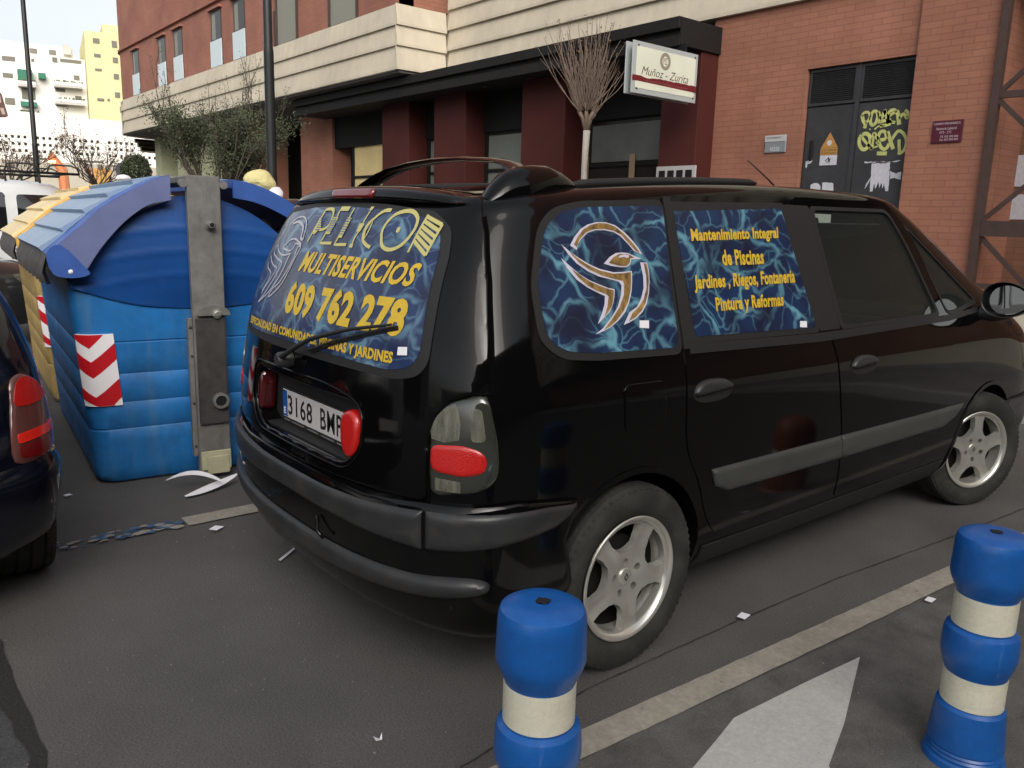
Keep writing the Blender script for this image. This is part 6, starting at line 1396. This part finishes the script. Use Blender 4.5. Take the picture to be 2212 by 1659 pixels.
# bare pollard in front of the shops
t = thing('bare_tree', 'small bare tree with a pale thin trunk and upright twigs in front of the shops', 'tree', (6.88, 6.52, .125), local=True)
rn = random.Random(11); g = G(); g.tube([(.03, .02, 0), (.02, .01, 1.0), (0, 0, 2.2), (.0, -.02, 2.75)], [.055, .048, .045, .055], 10); 
trk = g.make('trunk', m_barkp, t, True); g = G(); sd = G(); ends = []
knots = []
for k in range(7):
    a = k*.9+.3; e = Vector((.13*math.cos(a), .13*math.sin(a), 2.98+.06*rn.random())); g.tube([(0, -.02, 2.70), tuple(e*.5+Vector((0, 0, 1.42))), tuple(e)], [.035, .028, .024], 7); knots.append(e)
g.tube([(0, -.02, 2.7), (.0, -.01, 3.0)], [.04, .028], 7); knots.append(Vector((0, 0, 3.0)))
for i in range(120):
    k = rn.choice(knots); a = rn.uniform(0, 2*math.pi); el = rn.triangular(.30, 1.5, 1.25); L_ = rn.uniform(.75, 1.35)*(.75+.35*el/1.5)
    d = Vector((math.cos(a)*math.cos(el), math.sin(a)*math.cos(el), math.sin(el))); p = k.copy(); pts = [p.copy()]
    for j in range(5):
        d = (d+Vector((rn.uniform(-.2, .2), rn.uniform(-.2, .2), .14))).normalized(); p = p+d*L_/5; pts.append(p.copy())
    g.tube(pts, [.0085, .0065, .0055, .0045, .0035, .0022], 4, False); ends.append(pts[-1])
    if rn.random() < .45:
        q = pts[3]; e2 = q+(d+Vector((rn.uniform(-.6, .6), rn.uniform(-.6, .6), .3))).normalized()*.28; g.tube([q, (q+e2)/2+Vector((0, 0, .02)), e2], [.0035, .003, .002], 3, False); ends.append(e2)
for e in ends:
    for _ in range(2):
        s = rn.uniform(.008, .018); c = e+Vector((rn.uniform(-.03, .03), rn.uniform(-.03, .03), rn.uniform(-.05, .02))); a = Vector((rn.uniform(-1, 1), rn.uniform(-1, 1), rn.uniform(-1, 1))).normalized(); b = a.orthogonal().normalized(); sd.quad(c-a*s, c-b*s, c+a*s, c+b*s)
cr = g.make('crown', m_twig, t, True); sd.make('seed_heads', m_leaf2, cr, fix=False)
# leafy multi-stem tree in front of the bay
t = thing('leafy_tree', 'straggly olive green tree with thin upright branches in front of the overhanging bay', 'tree', (3.75, 13.0, .0), local=True)
rn = random.Random(21); g = G(); tips = []
g.tube([(0, 0, 0), (.02, 0, .7), (0, .03, 1.5)], [.11, .09, .08], 10); g.make('trunk', m_bark, t, True); g = G()
for k in range(15):
    a = rn.uniform(0, 6.28); branchset(g, (0, .03, 1.35+rn.random()*.15), (math.cos(a)*rn.uniform(.3, 1.0), math.sin(a)*rn.uniform(.3, 1.0), rn.uniform(.6, 1.3)), rn.uniform(1.0, 1.75), .028, 3, rn, tips, .55, .18, 3, 4, .55)
tips = [q for q in tips if q[0].z > 1.7]
cr = g.make('crown', m_twig2, t, True); g = G(); low = [q for q in tips if q[0].z < 3.35]; leaves(g, low, 15000, .026, rn, .11); leaves(g, tips, 3000, .022, rn, .05); g.make('foliage', m_leaf, cr, fix=False)
# distant bare trees
for (x, y, z0, hh, seed, lb, wd) in ((7.0, 36.6, 0, 5.6, 5, 'bare spreading tree before the white perforated wall, nearer the brick building', 1.3), (4.0, 38.2, 0, 5.0, 6, 'bare spreading tree before the white perforated wall, left of the far lamp post', 1.3)):
    t = thing('distant_bare_tree', lb, 'tree', (x, y, z0), local=True); rn = random.Random(seed); g = G(); tips = []
    g.tube([(0, 0, 0), (0, 0, 2.6)], [.12, .09], 8); g.make('trunk', m_twig2, t, True); g = G()
    for k in range(13):
        a = rn.uniform(0, 6.28); branchset(g, (0, 0, 2.5), (math.cos(a)*wd, math.sin(a)*wd, rn.uniform(.3, 1.1)), rn.uniform(1.1, 1.8), .035, 3, rn, tips, .5, .1, 3, 4, .58)
    cr = g.make('crown', m_twig2, t, True); g = G(); leaves(g, tips, 1500, .05, rn, .06); g.make('dry_leaves', m_leaf2, cr, fix=False)
# clipped bush
t = thing('clipped_bush', 'round clipped dark green bush beside the corner of the brick building', 'bush', (8.35, 35.6, 0), local=True)
rn = random.Random(9); g = G(); g.tube([(0, 0, 0), (0, 0, 2.6)], [.1, .06], 8); g.make('trunk', m_bark, t)
g = G()
for _ in range(7000):
    a = rn.uniform(0, 6.28); ph = math.acos(rn.uniform(-1, 1)); q = rn.uniform(.75, 1.05)+.08*math.sin(5*a)+.05*math.sin(9*ph)
    c = Vector((.58*q*math.sin(ph)*math.cos(a), .58*q*math.sin(ph)*math.sin(a), 3.2+.66*q*math.cos(ph))); d = Vector((rn.uniform(-1, 1), rn.uniform(-1, 1), rn.uniform(-1, 1))).normalized(); b = d.orthogonal().normalized(); s = rn.uniform(.03, .06)
    g.quad(c-d*s, c-b*s*.5, c+d*s, c+b*s*.5)
g.make('crown', m_leaf, t, fix=False)

# ---------------------------------------------------------------- far buildings, in a frame turned towards the street
A80 = R(80); ER = Vector((math.sin(A80), -math.cos(A80), 0)); EF = Vector((math.cos(A80), math.sin(A80), 0))
def fx(l, z, d): p = ER*l+EF*d; return (p.x, p.y, z)
def fbox(g, l0, l1, z0, z1, d0, d1, mi=0):
    V = [fx(l, z, d) for l in (l0, l1) for z in (z0, z1) for d in (d0, d1)]
    g.add(V, [(0, 1, 3, 2), (4, 6, 7, 5), (0, 4, 5, 1), (2, 3, 7, 6), (0, 2, 6, 4), (1, 5, 7, 3)], mi)
def fb_part(name, mat, *b, parent): g = G(); fbox(g, *b); return g.make(name, mat, parent)
m_fw = M('white_render', (.80, .77, .70), .8, var=(.25, .05)); m_fy = M('yellow_brickwork', (.66, .60, .32), .85, var=(.4, .06)); m_fwin = M('far_window', (.14, .13, .10), .5); m_green = M('green_awning', (.03, .16, .10), .7); m_fplant = M('balcony_plants', (.10, .13, .06), .8, var=(2, .3)); m_fgr = M('pale_grey_render', (.50, .48, .44), .85)
wb = thing('white_apartment_block', 'white apartment block with green awnings and balconies, far left', 'building', fx(-2, 0, 90))
fb_part('wall', m_fw, -14, 2.80, 0, 15.7, 90, 100, parent=wb)
rf_ = fb_part('roof_storey', m_fw, -14, 1.9, 15.7, 17.0, 92, 100, parent=wb)
for l0, l1, z0, z1 in ((-1.75, -1.15, 16.1, 16.55), (-.15, .45, 16.15, 16.6)): fb_part('window', m_fwin, l0, l1, z0, z1, 91.9, 91.99, parent=rf_)
fb_part('stair_roof', m_fgr, 1.05, 1.7, 16.2, 17.1, 91, 92, parent=wb)
for l0, l1, z0, z1 in ((-4.05, -3.0, 14.9, 15.3), (-1.7, -1.45, 15.05, 15.3), (.05, .47, 15.2, 15.65), (.7, 2.5, 15.3, 15.6), (-4.1, -3.3, 13.4, 13.8), (-2.6, -1.9, 13.55, 14.0), (1.75, 2.25, 13.75, 14.2), (.1, 1.0, 11.2, 11.6), (-2.7, -1.6, 11.6, 12.8), (.1, .95, 12.55, 12.85), (-4.1, -3.3, 11.0, 11.6), (1.75, 2.3, 11.5, 12.3), (-4.1, -3.3, 8.6, 9.3), (.2, 1.0, 8.6, 9.3)):
    o = fb_part('window', m_fwin, l0, l1, z0, z1, 89.94, 89.995, parent=wb)
for l0, l1, z0, z1 in ((-2.9, -1.7, 13.2, 14.15), (-1.22, -.6, 13.5, 14.0), (-2.85, -1.5, 10.9, 11.3)): fb_part('awning', m_green, l0, l1, z0, z1, 89.1, 89.9, parent=wb)
for l0, l1, z0 in ((-2.95, -1.5, 12.85), (.0, 2.4, 13.1), (0, 2.45, 11.55), (-2.95, -1.45, 10.1), (0, 2.45, 9.7), (-2.95, -1.5, 8.2)):
    bl = fb_part('balcony', m_fgr, l0, l1, z0-.22, z0, 88.9, 90, parent=wb); fb_part('railing', m_fw, l0, l1, z0, z0+.25, 88.88, 88.94, parent=bl)
    g = G(); rn = random.Random(int(z0*10))
    for _ in range(26): l = rn.uniform(l0, l1); z = z0+.27+rn.random()*.12; fbox(g, l, l+.12, z-.1, z+.05, 88.95, 89.1)
    g.make('plants', m_fplant, bl)
yb = thing('yellow_apartment_block', 'yellow brick apartment tower behind the corner of the brick building', 'building', fx(5, 0, 89))
fb_part('wall', m_fy, 2.84, 9, 0, 18.15, 88.5, 100, parent=yb); fb_part('roof_storey', m_fy, 4.5, 9, 18.15, 19.1, 89.5, 100, parent=yb)
for l0, l1, z0, z1 in ((3.54, 4.1, 17.1, 17.55), (3.55, 4.13, 15.85, 16.15), (3.56, 4.15, 14.6, 14.82), (3.58, 4.18, 11.85, 12.1), (4.45, 4.68, 11.9, 12.12), (5.15, 5.6, 16.9, 17.5), (5.15, 5.6, 15.5, 16), (5.15, 5.6, 14.0, 14.5), (5.15, 5.6, 12.3, 12.8), (5.5, 6.1, 10.9, 11.5)):
    fb_part('window', m_fwin, l0, l1, z0, z1, 88.44, 88.495, parent=yb)
pw = thing('perforated_white_wall', 'long low white wall pierced with rows of small square holes', 'wall', fx(1, 0, 62))
# wall with real openings
g = G(); cols = []
l = -12.0
hs = .17
groups = []
l = -8.2
while l < 7.6:
    for k in range(5): groups.append(l+.36*k)
    l += 5*.36+.36
zs_ = (5.17, 5.60, 6.04)
edges = sorted(groups); prev = -14
for a in edges:
    fbox(g, prev, a, 4.9, 6.4, 62, 62.25); fbox(g, a, a+hs, 4.9, zs_[0], 62, 62.25)
    for z0, z1 in ((zs_[0]+hs*1.15, zs_[1]), (zs_[1]+hs*1.15, zs_[2]), (zs_[2]+hs*1.15, 6.4)): fbox(g, a, a+hs, z0, z1, 62, 62.25)
    prev = a+hs
fbox(g, prev, 14, 4.9, 6.4, 62, 62.25); fbox(g, -14, 14, 6.4, 7.62, 62, 62.25); g.make('pierced_panel', m_fw, pw)
fb_part('back_panel', m_fwin, -14, 14, 4.85, 6.3, 62.9, 63.0, parent=pw)
g = G()
for k in range(8): fbox(g, -12+3.1*k, -10.2+3.1*k, 4.72, 4.86, 61.97, 62.0)
g.make('slots', m_fwin, pw); fb_part('lower_wall', m_fw, -14, 14, 4.62, 4.9, 62.001, 62.24, parent=pw)
fb_part('base_wall', M('beige_base_wall', (.42, .38, .30), .85, var=(.6, .1)), -14, 14, 0, 4.6, 61.8, 62.2, parent=pw)
# orange street equipment
m_or = M('orange_machine', (.55, .20, .08), .6)
t = thing('orange_digger', 'orange digger arm with a lit lamp in front of the perforated wall', 'digger', (8.6, 48, 0), local=True)
g = G(); g.box(-1.2, 1.0, -1, 1, .6, 1.8, .1); g.make('body', m_or, t); g = G(); g.tube([(-.6, 0, 1.6), (-.7, 0, 3.6), (-1.25, 0, 4.35), (-1.35, 0, 4.0)], [.28, .26, .24, .15], 8); g.make('arm', m_or, t, True, 30)

for a_ in (-1.1, .7): g = G(); g.box(-1.0, 1.0, a_, a_+.4, 0, .6, .1); g.make('track', m_dgry, t)
g = G(); g.box(-1.40, -1.05, -.35, -.28, 3.9, 4.05, .02); g.make('work_lamp', M('lit_lamp', (1, .6, .3), .5, emis=((1, .45, .22), 4)), t)
t = thing('orange_hoarding', 'orange panel beside the round sign in front of the perforated wall', 'panel', (9.8, 47.6, 0), local=True)
g = G(); g.box(-.7, .45, -.05, .05, .6, 3.75, .02); g.make('board', M('amber_board', (.55, .30, .08), .6), t); 
for a_ in (-.6, .3): g = G(); g.box(a_, a_+.1, -.12, -.06, 0, 3.4); g.make('leg', m_dgry, t)

# ---------------------------------------------------------------- the unseen street behind the photographer: blocks sized and darkened to shape reflections and shade
ob = thing('opposite_block', 'plain dark apartment block across the street behind the viewer', 'building', (0, -20, 0))
m_ob = M('opposite_render', (.013, .0135, .014), .85, var=(.3, .2))
g = G(); g.box(-34, 46, -34, -18, 0, 11.5); g.make('wall', m_ob, ob)
for i in range(20):
    for k in range(3):
        g = G(); g.box(-30+3.6*i, -28.4+3.6*i, -17.99, -17.93, 2.6+3.0*k, 4.2+3.0*k); g.make('window', m_win, ob)
ob2 = thing('side_block', 'plain dark block beyond the road to the left of the viewer', 'building', (-38, 0, 0))
g = G(); g.box(-50, -38, 14, 60, 0, 11); g.make('wall', m_ob, ob2)
